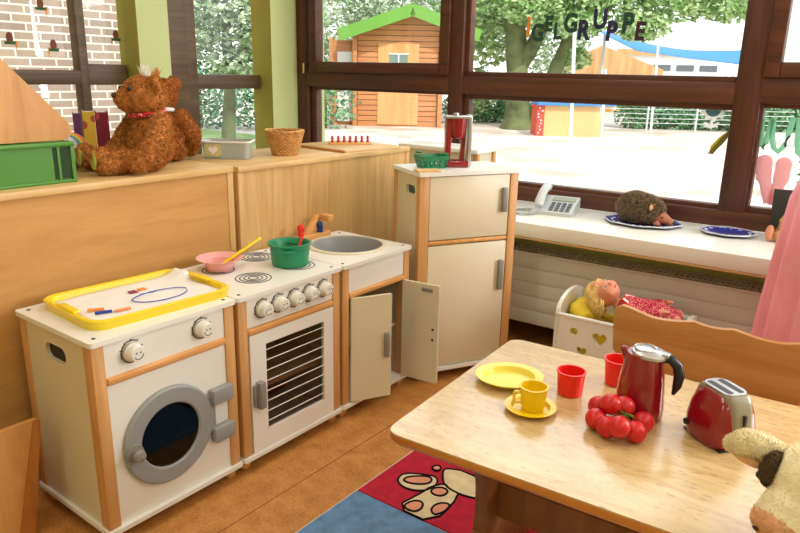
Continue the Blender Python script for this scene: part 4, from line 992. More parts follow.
obj('dress', remesh(g, .005, 3, .004, 40), M['dress'], dl)
for s_ in (-1, 1):
    g = G(); g.prism([(0, 0), (.040, .004), (.050, .030), (.030, .050), (.0, .030)], .006, T(.058, s_ * .012, .094) @ Matrix.Diagonal((1, s_, 1, 1)) @ RY(R(18))); cl = obj('collar', g, M['paper'], dl)
    g = G(); g.tube([(0, 0, .003), (.040, .004, .003), (.050, .030, .003), (.030, .050, .003), (0, .030, .003)], .0045, 6, closed=True, Mx=T(.058, s_ * .012, .094) @ Matrix.Diagonal((1, s_, 1, 1)) @ RY(R(18))); obj('collar_piping', g, M['red'], cl)

# ================================================================== TABLE
TA = R(3.8); TZ = .55
TM = T(.770, .236, 0) @ RZ(TA)
def TT(u, v, z=TZ): return TM @ Vector((u, v, z))
tbl = thing('childrens_table', 'low honey-coloured wooden table with flecked pale top and scalloped leg', 'table', (.770, .236, 0), TA)
TL, TW = 1.25, .674
g = G(); ro = rrect(0, 0, TL, TW, .035, 8); g.prism(off(ro, 1), .004, T(0, 0, TZ - .004)); obj('table_top', g, M['table'], tbl, 0)
g = G(); o0 = ro
def scale_about(pts, d):
    return [(min(max(p[0], d), TL - d) if 0 else p[0] + (d if p[0] < TL / 2 else -d) * (1 if (p[0] < .04 or p[0] > TL - .04) else 0), p[1] + (d if p[1] < TW / 2 else -d) * (1 if (p[1] < .04 or p[1] > TW - .04) else 0)) for p in pts]
ringwall(g, ro, TZ - .004, [(p[0], p[1]) for p in ro], TZ - .018); ringwall(g, ro, TZ - .018, scale_about(ro, .006), TZ - .026)
g.prism(scale_about(ro, .006), .0215, T(0, 0, TZ - .026)); obj('edge_band', g, M['table_edge'], tbl, 40)
def leg_outline(c_):
    h = TZ - .026
    half = [(.175, h), (.165, .48), (.125, .455), (.118, .43), (.125, .40), (.110, .375), (.090, .350), (.082, .31), (.078, .24), (.086, .19), (.110, .165), (.118, .13), (.150, .11), (.215, .085), (.235, .05), (.235, .0118)]
    return [(c_ + a, z) for a, z in half] + [(c_ - a, z) for a, z in half[::-1]]
for x_ in (.105, TL - .175):
    g = G(); g.prism(leg_outline(.337), .032, T(x_, 0, 0) @ YZ); obj('leg_board', g, M['table_leg'], tbl, 0)
g = G(); g.box((.137, .32, .20), (TL - .175, .352, .30), .004); obj('stretcher', g, M['table_leg'], tbl)
g = G(); g.box((.10, .16, TZ - .066), (TL - .10, .185, TZ - .026)); g.box((.10, .49, TZ - .066), (TL - .10, .515, TZ - .026)); obj('apron', g, M['table_leg'], tbl)

# ---- things on the table
def cup(name, label, loc, r0, r1, h_, mat, handle=None, ha=0):
    t_ = thing(name, label, 'cup', loc, ha)
    obj('cup_body', G().lathe([(0, 0), (r0 - .003, 0), (r0, .003), (r1, h_ - .004), (r1 + .0025, h_ - .002), (r1 + .002, h_), (r1 - .002, h_), (r0 - .003, .005), (0, .004)], 40), mat, t_)
    if handle:
        g = G(); g.tube([(r0, 0, .014), (r0 + .016, 0, .014), (r0 + .018, 0, .017), (r0 + .018, 0, .036), (r0 + .016, 0, .039), (r1 - .001, 0, .039)], [.0035] * 6, 8, Mx=Matrix.Diagonal((1, 1.8, 1, 1))); obj('cup_handle', g, mat, t_)
    return t_
def dish(name, label, loc, r_, rim, h_, mat, sy=1.0, rz=0):
    t_ = thing(name, label, 'plate', loc, rz)
    obj('plate_body', G().lathe([(0, 0), (r_ * .64, 0), (r_ * .72, h_ * .5), (r_, h_ * .85), (r_ * 1.005, h_), (r_ * .94, h_ * 1.02), (r_ * .76, h_ * .88), (r_ * .69, h_ * .25), (0, h_ * .18)], 48, sy=sy), mat, t_)
    return t_
dish('toy_plate', 'empty oval pale yellow plate at the far left corner of the table', (.860, .635, TZ), .086, .01, .019, plain('pale_yellow_plastic', (242, 220, 84), .35, sss=.1), .88, R(35))
dish('toy_saucer', 'yellow saucer under the yellow cup on the table', (.974, .528, TZ), .060, .01, .013, M['yellow_cup'])
cup('toy_cup', 'yellow handled cup standing on the yellow saucer', (.977, .533, TZ + .0026), .026, .032, .058, M['yellow_cup'], True, R(205))
cup('toy_cup', 'translucent red cup standing free beside the yellow saucer', (1.010, .668, TZ), .030, .034, .062, M['red'])
cup('toy_cup', 'red cup half hidden behind the toy kettle', (1.080, .800, TZ), .030, .035, .068, M['red'])
kt = thing('toy_kettle', 'dark red toy kettle with black handle and silver lid on the table', 'toy kettle', (1.180, .662, TZ), R(4))
obj('kettle_body', G().lathe([(0, 0), (.050, 0), (.054, .006), (.0545, .03), (.050, .09), (.041, .148), (.038, .158), (0, .158)], 48), M['crimson'], kt)
g = G(); capsule(g, (-.030, 0, .136), (-.046, 0, .154), .016, .010, 6); obj('spout', remesh(g, .003, 2), M['crimson'], kt)
g = G(); g.lathe([(0, .156), (.040, .156), (.039, .162), (.026, .168), (0, .169)], 40, RY(R(4))); ld = obj('lid', g, M['silver'], kt)
g = G(); g.tube([(.024 * math.cos(a), .024 * math.sin(a), .1685) for a in [2 * PI * i / 30 for i in range(30)]], .0018, 5, closed=True); g.box((.022, -.012, .158), (.054, .012, .166), .003); obj('lid_ring', g, M['silver'], ld)
g = G(); g.tube([(.036, 0, .152), (.056, 0, .155), (.072, 0, .142), (.078, 0, .120), (.076, 0, .096), (.070, 0, .074)], [.010, .011, .012, .012, .010, .004], 12); obj('handle', g, M['black'], kt)
def bunch(pts):
    t_ = thing('toy_tomato_bunch', 'bunch of shiny red toy tomatoes on a green stalk before the kettle', 'toy tomatoes', (1.165, .575, TZ))
    for (x_, y_, z_) in pts:
        g = G(); g.ball((x_ - 1.165, y_ - .575, z_ - TZ), .0238, 24); obj('tomato', g, M['redball'], t_)
    g = G()
    for (x_, y_, z_) in pts:
        p = Vector((x_ - 1.165, y_ - .575, z_ - TZ)); c_ = Vector((.022, -.018, .046)); g.tube([c_, c_.lerp(p, .5) + Vector((0, 0, .001)), p], .0012, 5)
    g.tube([(.022, -.018, .046), (.028, -.024, .052), (.040, -.022, .050)], .0024, 6)
    obj('stalk', g, plain('stalk_green', (90, 130, 40), .6), t_)
bunch([(1.127, .540, .574), (1.108, .602, .574), (1.148, .566, .606), (1.170, .590, .598), (1.214, .592, .574), (1.160, .520, .574), (1.190, .508, .590), (1.216, .538, .574)])
ts = thing('toy_toaster', 'dark red and champagne toy toaster with two slots on the table', 'toy toaster', (1.352, .672, TZ), R(-36))
def loft(rows, n=48, ex=3.0):
    g = G()
    for (z_, ax, ay) in rows:
        for i in range(n):
            a = 2 * PI * i / n; c_ = math.cos(a); s_ = math.sin(a)
            g.v.append((ax * math.copysign(abs(c_) ** (2 / ex), c_), ay * math.copysign(abs(s_) ** (2 / ex), s_), z_))
    for q in range(len(rows) - 1):
        for i in range(n): j = (i + 1) % n; g.f.append([q * n + i, q * n + j, (q + 1) * n + j, (q + 1) * n + i]); g.m.append(0)
    g.f.append(list(range(n))[::-1]); g.m.append(0); g.f.append([(len(rows) - 1) * n + i for i in range(n)]); g.m.append(0)
    return g
obj('side_shell', loft([(.004, .059, .053), (.02, .0645, .058), (.05, .065, .057), (.08, .060, .051), (.102, .053, .042), (.113, .046, .034), (.1185, .038, .026)]), M['crimson'], ts, 50)
obj('body', loft([(.003, .060, .030), (.02, .0665, .033), (.05, .067, .033), (.08, .0625, .033), (.104, .055, .032), (.117, .047, .030), (.1215, .040, .026)], 48, 5), M['cream_plastic'], ts, 50)
g = G(); g.prism(rrect(-.042, -.029, .042, .029, .022), .003, T(0, 0, .1195)); tp = obj('top_plate', g, M['silver'], ts)
for s_ in (-1, 1):
    g = G(); g.prism(rrect(-.034, s_ * .0135 - .0075, .034, s_ * .0135 + .0075, .005), .0006, T(0, 0, .1222)); obj('slot', g, M['black'], tp, 0)
g = G(); g.box((.058, -.003, .03), (.0675, .003, .085)); obj('lever_slot', g, M['black'], ts, 0)
g = G(); g.cyl((-.036, -.046, .030), (-.036, -.0595, .030), .007, n=24); obj('dial', g, M['black'], ts)
g = G(); g.box((-.057, -.044, 0), (.057, .044, .006), .002); obj('base_plate', g, M['black'], ts)

# cow
cw = thing('plush_cow', 'cream plush cow with dark eye patch sitting on the near right table corner', 'plush cow', (1.548, .405, TZ), 0)
cw.scale = (1.06, 1.06, 1.0)
g = G()
g.ball((.09, .045, .075), (.095, .085, .075), 22); g.ball((.07, .03, .12), (.070, .065, .06), 18); capsule(g, (.05, .01, .12), (.02, -.01, .14), .045, .05, 4)
for s_ in (-1, 1): capsule(g, (.09 + s_ * .07, .0, .035), (.06 + s_ * .09, -.09, .026), .034, .026, 6)
Hc = Vector((.012, -.030, .128))
HMc = T(*Hc) @ RZ(R(-118)) @ RY(R(30))         # head: local +x is the way the cow looks
g.ball((0, 0, 0), (.072, .066, .064), 24, Mx=HMc); g.ball((.055, 0, -.006), (.055, .046, .040), 22, Mx=HMc); g.ball((.085, 0, -.012), (.036, .046, .036), 20, Mx=HMc)
obj('body', remesh(g, .0048, 5, .0008, 120, 26000, .0032, 21), M['cow'], cw, 0)
g = G(); g.ball((.100, 0, -.012), (.026, .042, .032), 22, Mx=HMc); mz = obj('muzzle', remesh(g, .003, 2, .0008, 140, 4000, .003, 22), M['cow_pink'], cw, 0)
for s_ in (-1, 1): g = G(); g.ball((.125, s_ * .016, -.004), (.003, .006, .004), 10, Mx=HMc); obj('nostril', g, M['nose'], mz)
def ear(s_):
    g = G(); L = .098
    pts = [(.004, s_ * .045, .038), (.012, s_ * .080, .036), (.018, s_ * .112, .024), (.022, s_ * .134, .012)]
    g.tube(pts, [.014, .023, .026, .016], 14, Mx=HMc); g.ball(pts[-1], .0165, 14, Mx=HMc)
    # flatten
    e = obj('ear', remesh(g, .004, 3, .001, 120, 6000, .004, 30), M['cow'], cw, 0)
    g = G(); g.ball((.036, s_ * .098, .016), (.009, .032, .012), 16, Mx=HMc); obj('inner_ear', g, M['cow_pink'], e)
ear(1); ear(-1)
g = G(); g.ball((.030, -.045, .022), (.032, .018, .034), 20, Mx=HMc); obj('eye_patch', remesh(g, .003, 2, .0012, 140, 6000, .004, 23), M['cow_patch'], cw, 0)
g = G(); g.ball((.056, -.053, .028), .007, 12, Mx=HMc); obj('eye', g, M['black'], cw)

# ================================================================== CHAIR BEHIND THE TABLE
ch = thing('childrens_chair', 'honey-coloured wooden chair with scalloped back behind the table', 'chair', (1.225, 1.085, 0), R(3))
def sc_top(x):     # scalloped top edge
    a = abs(x)
    if a < .05: return -.007 * (1 - (a / .05) ** 2)
    if a < .15: return -.013 * math.sin((a - .05) / .10 * PI / 2)
    return -.013 + .020 * (1 - math.cos(min(1, (a - .15) / .115) * PI)) / 2
top = []
zt, zb_ = .645, .478
for i in range(53):
    x_ = .265 - .53 * i / 52; top.append((x_, zt + sc_top(x_)))
def rc(pts): return pts
outl = [(-.245, zb_ + .005), (-.20, zb_ - .006), (.20, zb_ - .006), (.245, zb_ + .005), (.268, zb_ + .035), (.275, zt - .045), (.272, zt - .005)] + top[1:-1] + [(-.272, zt - .005), (-.275, zt - .045), (-.268, zb_ + .035)]
g = G(); g.prism(outl, .020, T(0, .045, 0) @ XZ); obj('backrest', g, M['chair'], ch, 30)
for x_ in (-.215, .200):
    g = G(); g.box((x_, .065, 0), (x_ + .032, .090, .60), .004); obj('back_leg', g, M['chair'], ch)
    g = G(); g.box((x_, -.255, .0118), (x_ + .032, -.225, .295), .004); obj('front_leg', g, M['chair'], ch)
g = G(); g.box((-.235, -.265, .295), (.235, .070, .317), .006); obj('seat', g, M['chair'], ch)
g = G(); g.box((-.185, -.25, .245), (.185, -.232, .295)); g.box((-.185, .062, .245), (.185, .080, .295)); obj('seat_rail', g, M['chair'], ch, 0)

# ================================================================== PINK TULLE DRESS ON A STAND
dr_ = thing('pink_tulle_dress', 'pink tulle dress hanging on a stand at the right edge', 'dress', (1.60, 1.62, 0))
g = G(); n = 160; rows = [(.18, .36), (.45, .345), (.65, .335), (.80, .325), (.95, .310), (1.05, .28), (1.12, .20), (1.16, .10)]
for (z_, r_) in rows:
    for i in range(n):
        a = 2 * PI * i / n; k = (1.16 - z_) / 1.0
        rr_ = r_ * (1 + .06 * k * math.sin(a * 17 + 2 * noise.noise(Vector((math.cos(a) * 2, math.sin(a) * 2, z_)))) + .03 * k * math.sin(a * 31))
        g.v.append((rr_ * math.cos(a), rr_ * math.sin(a), z_))
for q in range(len(rows) - 1):
    for i in range(n): j = (i + 1) % n; g.f.append([q * n + i, q * n + j, (q + 1) * n + j, (q + 1) * n + i]); g.m.append(0)
obj('skirt', g, M['tulle'], dr_, 60)
g = G(); g.lathe([(.10, 1.15), (.095, 1.19), (.11, 1.26), (.125, 1.34), (.115, 1.38), (.04, 1.40)], 32, sx=1.1, sy=.8); obj('bodice', g, M['tulle'], dr_)
g = G(); g.cyl((0, 0, .02), (0, 0, 1.42), .014); g.lathe([(0, 0), (.14, 0), (.14, .012), (.03, .024), (0, .024)], 32); obj('stand', g, M['dowel'], dr_)

# ================================================================== LEANING PLYWOOD PANELS (lower left)
pn = thing('plywood_panel', 'pale plywood panel with slanting edge standing upright beside the washing machine', 'wooden panel', (-.24, 0, 0))
g = G(); g.prism([(-.105, 0), (-.050, .352), (-.056, .360), (-.42, .360), (-.42, 0)], .016, YZ); obj('panel', g, M['ply'], pn, 0)
g = G(); g.prism([(-.103, .0), (-.047, .356), (-.066, .362), (-.150, .0)], .004, T(.0165, 0, 0) @ YZ); obj('edge_or_shade_strip', g, M['ply_shaded'], pn)  # dark wedge laid over the panel, painting the diagonal shade on it
g = G(); g.box((-.12, -.42, 0), (0, -.40, .30)); g.box((-.12, -.14, 0), (0, -.12, .28)); obj('foot_board', g, M['ply'], pn, 0)

# ================================================================== RUG
def smooth_loop(pts, it=2):
    for _ in range(it):
        out = []
        for i in range(len(pts)):
            a, b_ = pts[i], pts[(i + 1) % len(pts)]
            out += [(a[0] * .75 + b_[0] * .25, a[1] * .75 + b_[1] * .25), (a[0] * .25 + b_[0] * .75, a[1] * .25 + b_[1] * .75)]
        pts = out
    return pts
rg = thing('play_rug', 'blue and red childrens rug with a giraffe on it, under the table', 'rug', (.345, -.15, 0))
ox, oy = .345, -.15
def patch(name, pts, mat, z0, z1, line=True):
    g = G(); g.prism([(p[0] - ox, p[1] - oy) for p in pts], z1 - z0, T(0, 0, z0)); o = obj(name, g, mat, rg, 0)
    if line: g = G(); g.tube([(p[0] - ox, p[1] - oy, z1) for p in pts], .0035, 6, closed=True); obj('outline', g, M['rug_line'], o)
patch('backing', [(.338, -.15), (1.66, -.15), (1.66, 1.04), (.338, 1.04)], M['rug_edge'], 0, .006, False)
patch('blue_field', [(.347, -.14), (1.0, -.14), (1.0, .648), (.347, .640)], M['rug_blue'], .006, .0115, False)
patch('red_field', [(.347, .644), (.66, .652), (1.0, .655), (1.0, 1.03), (.347, 1.03)], M['rug_red'], .006, .0112, False)
patch('cream_field', [(1.003, -.14), (1.65, -.14), (1.65, 1.03), (1.003, 1.03)], M['rug_cream'], .006, .0112, False)
patch('giraffe_neck', smooth_loop([(0.520, 0.80), (0.546, 0.847), (0.578, 0.83), (0.621, 0.828), (0.634, 0.650), (0.496, 0.646), (0.519, 0.766)], 1), M['rug_cream'], .0112, .0130)
patch('giraffe_face', smooth_loop([(0.497, 0.912), (0.51, 0.93), (0.56, 0.95), (.70, .93), (0.72, 0.86), (0.648, 0.833), (0.621, 0.828), (0.578, 0.83), (0.545, 0.844), (0.520, 0.874)], 1), M['rug_cream'], .0112, .0132)
patch('giraffe_ear', smooth_loop([(0.499, 0.755), (0.458, 0.743), (0.416, 0.76), (0.403, 0.798), (0.424, 0.825), (0.467, 0.848), (0.506, 0.862), (0.53, 0.83), (0.526, 0.783)]), M['rug_cream'], .0112, .0134)
patch('inner_ear', smooth_loop([(0.505, 0.837), (0.507, 0.81), (0.48, 0.784), (0.444, 0.771), (0.428, 0.779), (0.43, 0.798), (0.456, 0.827), (0.486, 0.846)]), M['rug_salmon'], .0134, .0146)
patch('giraffe_horn', smooth_loop([(0.488, 0.915), (0.491, 0.897), (0.48, 0.888), (0.462, 0.894), (0.46, 0.91), (0.473, 0.923)]), M['rug_salmon'], .0132, .0144)
for pts in ([(0.581, 0.815), (0.583, 0.791), (0.57, 0.774), (0.542, 0.774), (0.531, 0.794), (0.546, 0.818), (0.566, 0.823)], [(0.556, 0.714), (0.567, 0.685), (0.559, 0.662), (0.532, 0.657), (0.512, 0.668), (0.52, 0.703), (0.538, 0.717)], [(0.622, 0.764), (0.631, 0.737), (0.626, 0.708), (0.614, 0.686), (0.592, 0.701), (0.586, 0.726), (0.597, 0.752)]):
    patch('giraffe_spot', smooth_loop(pts), M['rug_salmon'], .0130, .0142)
patch('cream_leg', [(.87, .84), (1.0, .80), (1.0, 1.02), (.87, 1.02)], M['rug_cream'], .0112, .0128)

# ================================================================== OUTSIDE
GZ = -.15
g = G(); g.box((-60, 2.9, GZ - .3), (40, 90, GZ)); g.box((-60, -20, GZ - .3), (XL - .4, 2.9, GZ)); gro = tag(obj('sand_ground', g, M['sand'], smooth=0), 'bright sandy playground ground', 'ground', kind='structure')
del gro['category']
g = G(); g.box((-40, 3.4, GZ), (-5.5, 9.8, GZ + .02)); lw = obj('lawn', g, M['grass'], smooth=0); lw['kind'] = 'structure'; lw['label'] = 'strip of lawn outside the left window'
bb = thing('brick_building', 'pale brick building outside the left window', 'building', (-3.9, 0, GZ))
g = G(); g.box((-6, -10, 0), (0, 2.75, 6)); obj('brick_wall', g, M['brick'], bb, 0)
g = G(); g.box((-6.2, -10, 6), (.2, 2.9, 6.2)); obj('roof_edge', g, M['render_white'], bb, 0)

def leaves(name, blobs, n, size, mat, parent, seed=1):
    rr = random.Random(seed); g = G()
    tot = sum(b_[1] ** 2 for b_ in blobs)
    for (c, r_, sq) in blobs:
        k = int(n * r_ * r_ / tot)
        for _ in range(k):
            while True:
                d = Vector((rr.uniform(-1, 1), rr.uniform(-1, 1), rr.uniform(-1, 1)))
                if .25 < d.length < 1: break
            p = Vector(c) + Vector((d.x * r_, d.y * r_, d.z * r_ * sq)); s_ = size * rr.uniform(.6, 1.3)
            a = Vector((rr.uniform(-1, 1), rr.uniform(-1, 1), rr.uniform(-.6, .6))).normalized(); b_ = a.cross(Vector((rr.uniform(-1, 1), rr.uniform(-1, 1), rr.uniform(-1, 1)))).normalized()
            o = len(g.v); g.v += [tuple(p - a * s_), tuple(p + b_ * s_ * .5), tuple(p + a * s_), tuple(p - b_ * s_ * .5)]; g.f.append([o, o + 1, o + 2, o + 3]); g.m.append(0)
    me = bpy.data.meshes.new(name); me.from_pydata(g.v, [], g.f); me.update()
    return obj(name, me, mat, parent, 0)
def tree(label, loc, trunk, blobs, n, size, mat, seed):
    t_ = thing('tree', label, 'tree', loc)
    g = G()
    for pts, rad in trunk: g.tube(pts, rad, 14)
    obj('trunk', g, M['bark'], t_); leaves('foliage', blobs, n, size, mat, t_, seed)
tree('big tree with thick mossy trunk and wide crown behind the letters', (-7.5, 16.6, GZ),
     [([(0, 0, -.1), (-.05, .05, .35), (-.12, .1, 1.0), (-.28, .2, 2.0), (-.5, .3, 3.2), (-.6, .3, 5)], [.56, .36, .29, .30, .26, .2]), ([(-.2, .15, 1.5), (.12, .35, 2.2), (.4, .7, 3.2)], [.2, .2, .16])],
     [((-.2, .6, 4.2), 1.6, .9), ((1.6, 1.2, 3.7), 1.5, .7), ((3.2, 2.4, 3.7), 1.3, .65), ((-1.6, 0, 4.0), 1.4, 1.0), ((.3, -.2, 3.2), .9, .6), ((-1.4, .6, 2.4), .9, .8), ((1.4, .2, 2.7), .7, .5), ((2.6, 1.5, 2.75), .8, .5), ((4.4, 3.0, 3.3), .9, .5), ((-2.0, 1.0, 1.0), .7, 1.0), ((1.0, 1.1, 1.9), .5, .6)], 15000, .10, M['leaf'], 2)
tree('leaning tree with slim mossy trunk just right of the big tree', (-6.75, 16.9, GZ),
     [([(-.3, -.1, -.05), (-.28, .0, .5), (-.1, .3, 1.4), (.15, .6, 2.4), (.35, .9, 3.3)], [.26, .22, .2, .17, .1])],
     [((.4, 1.0, 3.6), .9, .7)], 1200, .10, M['leaf'], 3)
tree('leafy tree behind the wooden hut', (-13.8, 19.6, GZ), [([(0, 0, 0), (0, 0, 3)], [.3, .2])],
     [((0, 0, 3.4), 2.2, .8), ((2.6, 1.2, 3.6), 1.8, .8), ((-1.8, -1.6, 3.0), 1.8, 1.0), ((-2.2, -2.0, 1.3), 1.3, 1.0), ((4.4, 2.8, 2.6), 1.3, 1.3)], 12000, .11, M['leaf_pale'], 4)
tree('pale bushy tree outside the window left of the green pillar', (-8.8, 7.6, GZ), [([(0, 0, 0), (.05, .05, 1.0), (.1, 0, 2.5)], [.14, .11, .08]), ([(.75, .5, 0), (.8, .5, 1.0), (.7, .5, 2.4)], [.07, .06, .04])],
     [((0, 0, 2.6), 1.1, .9), ((.9, .5, 2.3), .9, .8), ((-.9, -.3, 2.1), .8, .9), ((.4, .2, 1.5), .75, .45), ((0, .2, 3.6), 1.3, .8)], 8500, .075, M['leaf_pale'], 6)
def hedge(label, a, b_, h_, t_, n, seed, z0=0, mat='hedge'):
    th = thing('hedge', label, 'hedge', (a[0], a[1], GZ)); a = Vector((*a, 0)); b_ = Vector((*b_, 0)); k = max(3, int((b_ - a).length / (h_ * .5)))
    leaves('hedge_leaves', [((b_ - a) * (i / k) + Vector((0, 0, h_ * .5 + z0)), h_ * .62, 1.0) for i in range(k + 1)], n, .075, M[mat], th, seed)
    g = G(); d = (b_ - a)
    for i in range(k + 1): p = d * (i / k); g.cyl(p, p + Vector((0, 0, h_ * .7)), .04, n=8)
    obj('stems', g, M['bark'], th)
hedge('dark green hedge behind the metal fence', (-5.4, 19.6), (-1.2, 22.6), .85, .5, 7000, 8)
hedge('low green hedge left of the big tree trunk', (-10.2, 17.6), (-8.2, 19.2), .75, .4, 3000, 9)
hedge('tall green hedge beyond the lawn outside the left window', (-14.5, 8.4), (-11.0, 12.6), 1.5, .5, 6000, 10)
# wooden hut
hd = math.atan2(1.40, 1.85)
hut = thing('wooden_hut', 'wooden garden hut with bright green gable roof in the playground', 'hut', (-11.07, 13.85, GZ), hd)
HWd, HDp, HE, HP, PKX = 2.32, 2.2, 2.56, 3.08, 1.52
HR = HP - (HWd - PKX) * (HP - HE) / PKX
g = G(); gab = [(0, 0), (HWd, 0), (HWd, HR), (PKX, HP - .04), (0, HE)]; g.prism(gab, .08, XZ)
for k in range(1, 20): g.box((0, -.004, k * .14 - .010), (min(HWd, 99), .004, k * .14 + .010) if k * .14 < HR else (HWd * .75, .004, k * .14 + .010), mi=1)  # dark strips paint the shade in the gaps between boards
g.prism(gab, .08, T(0, HDp, 0) @ XZ)
for x_ in (0, HWd - .08): g.box((x_, 0, 0), (x_ + .08, HDp, HE - .05))
obj('walls', g, [M['hut'], M['gap_shade']], hut, 0)
for s_, L in ((-1, PKX + .42), (1, HWd - PKX + 1.0)):
    g = G(); sl = math.atan2(HP - HE, PKX)
    g.box((0, -.45, -.03), (L / math.cos(sl), HDp + .3, .05), Mx=T(PKX, 0, HP) @ Matrix.Diagonal((s_, 1, 1, 1)) @ RY(sl)); g.box((0, -.48, -.22), (L / math.cos(sl), -.43, .08), Mx=T(PKX, 0, HP) @ Matrix.Diagonal((s_, 1, 1, 1)) @ RY(sl)); obj('roof_slope', g, M['hut_roof'], hut, 0)
g = G(); g.box((.62, -.03, .05), (1.72, .0, 2.18)); hdn = obj('hut_door', g, M['hut_door'], hut, 0)
g = G(); g.box((.93, -.045, 1.50), (1.42, -.03, 1.90)); obj('door_window', g, plain('hut_pane', (120, 140, 130), .2), hdn, 0)
g = G(); g.box((.90, -.06, 1.46), (1.45, -.045, 1.50)); g.box((.90, -.06, 1.90), (1.45, -.045, 1.93)); g.box((1.16, -.06, 1.50), (1.19, -.045, 1.90)); obj('window_trim', g, M['render_white'], hdn, 0)
for x_ in (-.06, HWd - .06):
    g = G(); g.box((x_, -.14, 0), (x_ + .12, -.02, HE - .06), .0); obj('corner_post', g, M['hut'], hut, 0)
g = G(); g.box((-.70, .05, 0), (-.60, .15, 2.3)); g.box((-.62, .3, 0), (.0, .38, 2.25)); obj('side_boards', g, M['hut'], hut, 0)
g = G(); g.box((-.50, .22, .1), (-.10, .29, 1.95)); obj('white_panel', g, M['render_white'], hut, 0)
# playhouse
pa = math.atan2(.98, 1.30)
ph_ = thing('play_counter', 'yellow wooden play counter with blue roof and red dotted side post', 'play counter', (-6.1, 14.97, GZ), pa)
g = G(); g.box((.12, 0, 0), (1.62, .7, .74)); obj('yellow_body', g, M['play_yellow'], ph_, 0)
g = G(); g.box((-.05, -.12, .74), (1.85, .85, .84), .01); obj('blue_roof', g, M['play_blue'], ph_)
g = G(); g.box((-.04, -.03, 0), (.14, .72, .74)); rp = obj('red_side', g, M['play_red'], ph_, 0)
g = G(); rr = random.Random(3)
for i in range(9): g.ball((rr.uniform(-.01, .11), -.032, .08 + i * .075), (.02, .006, .02), 10)
obj('white_dots', g, M['render_white'], rp)
# metal fence panels
fa = Vector((-5.75, 17.98, GZ)); fb_ = Vector((-1.4, 21.15, GZ)); nf = 4; dd = (fb_ - fa) / nf; ang = math.atan2(dd.y, dd.x); Lp = dd.length
f0 = None
FL = ['leftmost metal fence panel right behind the yellow play counter', 'second metal fence panel from the play counter', 'third metal fence panel, before the dark hedge under the blue sail', 'rightmost metal fence panel, behind the white paper flower']
for i in range(nf):
    if f0 is None:
        f0 = thing('fence_panel', FL[0], 'fence', fa, ang, 'metal fence panels in the playground')
        for x_ in (0,):
            g = G(); g.cyl((x_, 0, 0), (x_, 0, .82), .028, n=12); obj('fence_post', g, M['metal_white'], f0)
        g = G()
        for k in range(5): g.box((.03, -.010, .22 + k * .125), (Lp - .035, .010, .236 + k * .125))
        obj('rails', g, M['metal_white'], f0, 0)
    else:
        c_ = copy_tree(f0); c_.location = fa + dd * i; c_['label'] = FL[i]
def pole(label, x_, y_, top, r_=.04):
    t_ = tag(obj('sail_pole', G().cyl((0, 0, 0), top, r_, n=14), M['metal_white']), label, 'pole'); t_.location = (x_, y_, GZ)
pole('leaning white pole before the yellow play counter', -4.60, 13.56, (-.35, .5, 2.5))
pole('thin white pole right of the play counter', -4.07, 13.97, (-.1, .1, 1.6), .03)
pole('white pole standing in front of the fence under the blue sail', -3.72, 16.2, (-.1, .1, 2.2), .03)
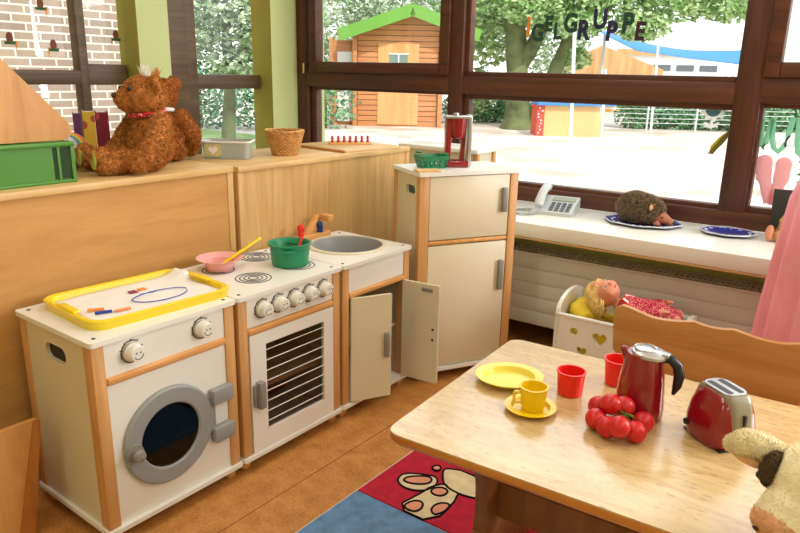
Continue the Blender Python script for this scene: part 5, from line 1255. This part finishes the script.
# buildings behind
gbld = thing('orange_gabled_building', 'building with orange wooden gable and white railing behind the tree', 'building', (-10.9, 26.6, GZ), R(37))
g = G(); g.prism([(0, 0), (4.2, 0), (4.2, 1.75), (1.6, 2.65), (0, 1.9)], .2, XZ); obj('gable_wall', g, M['gable'], gbld, 0)
g = G(); g.box((.0, .2, 0), (4.2, 1.2, 1.75)); obj('body', g, M['render_white'], gbld, 0)
g = G()
for z_ in (1.0, 1.35): g.box((.1, -.5, z_), (4.4, -.45, z_ + .06))
for k in range(7): g.box((.1 + k * .7, -.5, 0), (.16 + k * .7, -.45, 1.4))
obj('railing', g, M['render_white'], gbld, 0)
wbld = thing('white_building', 'long white building with dark windows behind the blue sail', 'building', (-9.8, 29.8, GZ), R(35))
g = G(); g.box((0, 0, 0), (9, 3, 3.4)); obj('wall', g, M['render_white'], wbld, 0)
g = G(); g.box((0, -.15, 2.35), (4.2, 0, 2.6)); obj('wood_band', g, M['gable'], wbld, 0)
for k in range(3):
    g = G(); g.box((1.6 + k * 1.0, -.04, 1.72), (2.35 + k * 1.0, .0, 1.98)); obj('window', g, M['window_dark'], wbld, 0)
for k in range(4):
    g = G(); g.box((4.9 + k * .30, -.5, 0), (4.97 + k * .30, -.4, 2.4)); obj('column', g, M['metal_white'], wbld, 0)
g = G(); g.box((6.3, -.04, 1.7), (7.0, 0, 2.1)); obj('window', g, M['window_dark'], wbld, 0)
sl_ = thing('sun_sail', 'blue sun sail stretched across the playground', 'sun sail', (-7.9, 23.6, GZ))
g = G(); P0 = Vector((-.1, .05, 2.95)); P1 = Vector((3.9, 2.8, 2.42)); P2 = Vector((4.2, 3.4, 1.90)); P3 = Vector((1.1, .8, 2.40)); n = 14
for i in range(n + 1):
    for j in range(5):
        u = i / n; v = j / 4; a = P0.lerp(P1, u); b_ = P0.lerp(P3, min(1, u * 2)) if u < .5 else P3.lerp(P2, u * 2 - 1)
        p = a.lerp(b_, v); p.z -= .25 * math.sin(PI * u) * (1 - v * .6); p.y -= v * .8; g.v.append(tuple(p))
for i in range(n):
    for j in range(4): a = i * 5 + j; g.f.append([a, a + 5, a + 6, a + 1]); g.m.append(0)
so = obj('sail_cloth', g, M['tarp'], sl_, 60); so.modifiers.new('t', 'SOLIDIFY').thickness = .01
for (x_, y_, h_) in ((-.12, .05, 3.1), (4.3, 3.4, 2.5)):
    g = G(); g.cyl((x_, y_, 0), (x_, y_, h_), .05, n=12); obj('mast', g, M['metal_white'], sl_)
gd = thing('green_garden_shed', 'bright green panel structure outside the right window pane', 'shed', (2.3, 16.0, GZ), R(-10))
g = G(); g.box((-2.2, 0, 0), (2.0, 1.2, 2.2)); obj('panel', g, plain('green_panel', (60, 170, 90), .6), gd, 0)
g = G(); g.box((-2.4, -.1, 2.2), (2.2, 1.3, 2.35)); obj('roof', g, M['render_white'], gd, 0)
hedge('green shrubs low outside the right window pane', (1.0, 9.0), (3.4, 8.2), 1.0, .5, 3500, 12)
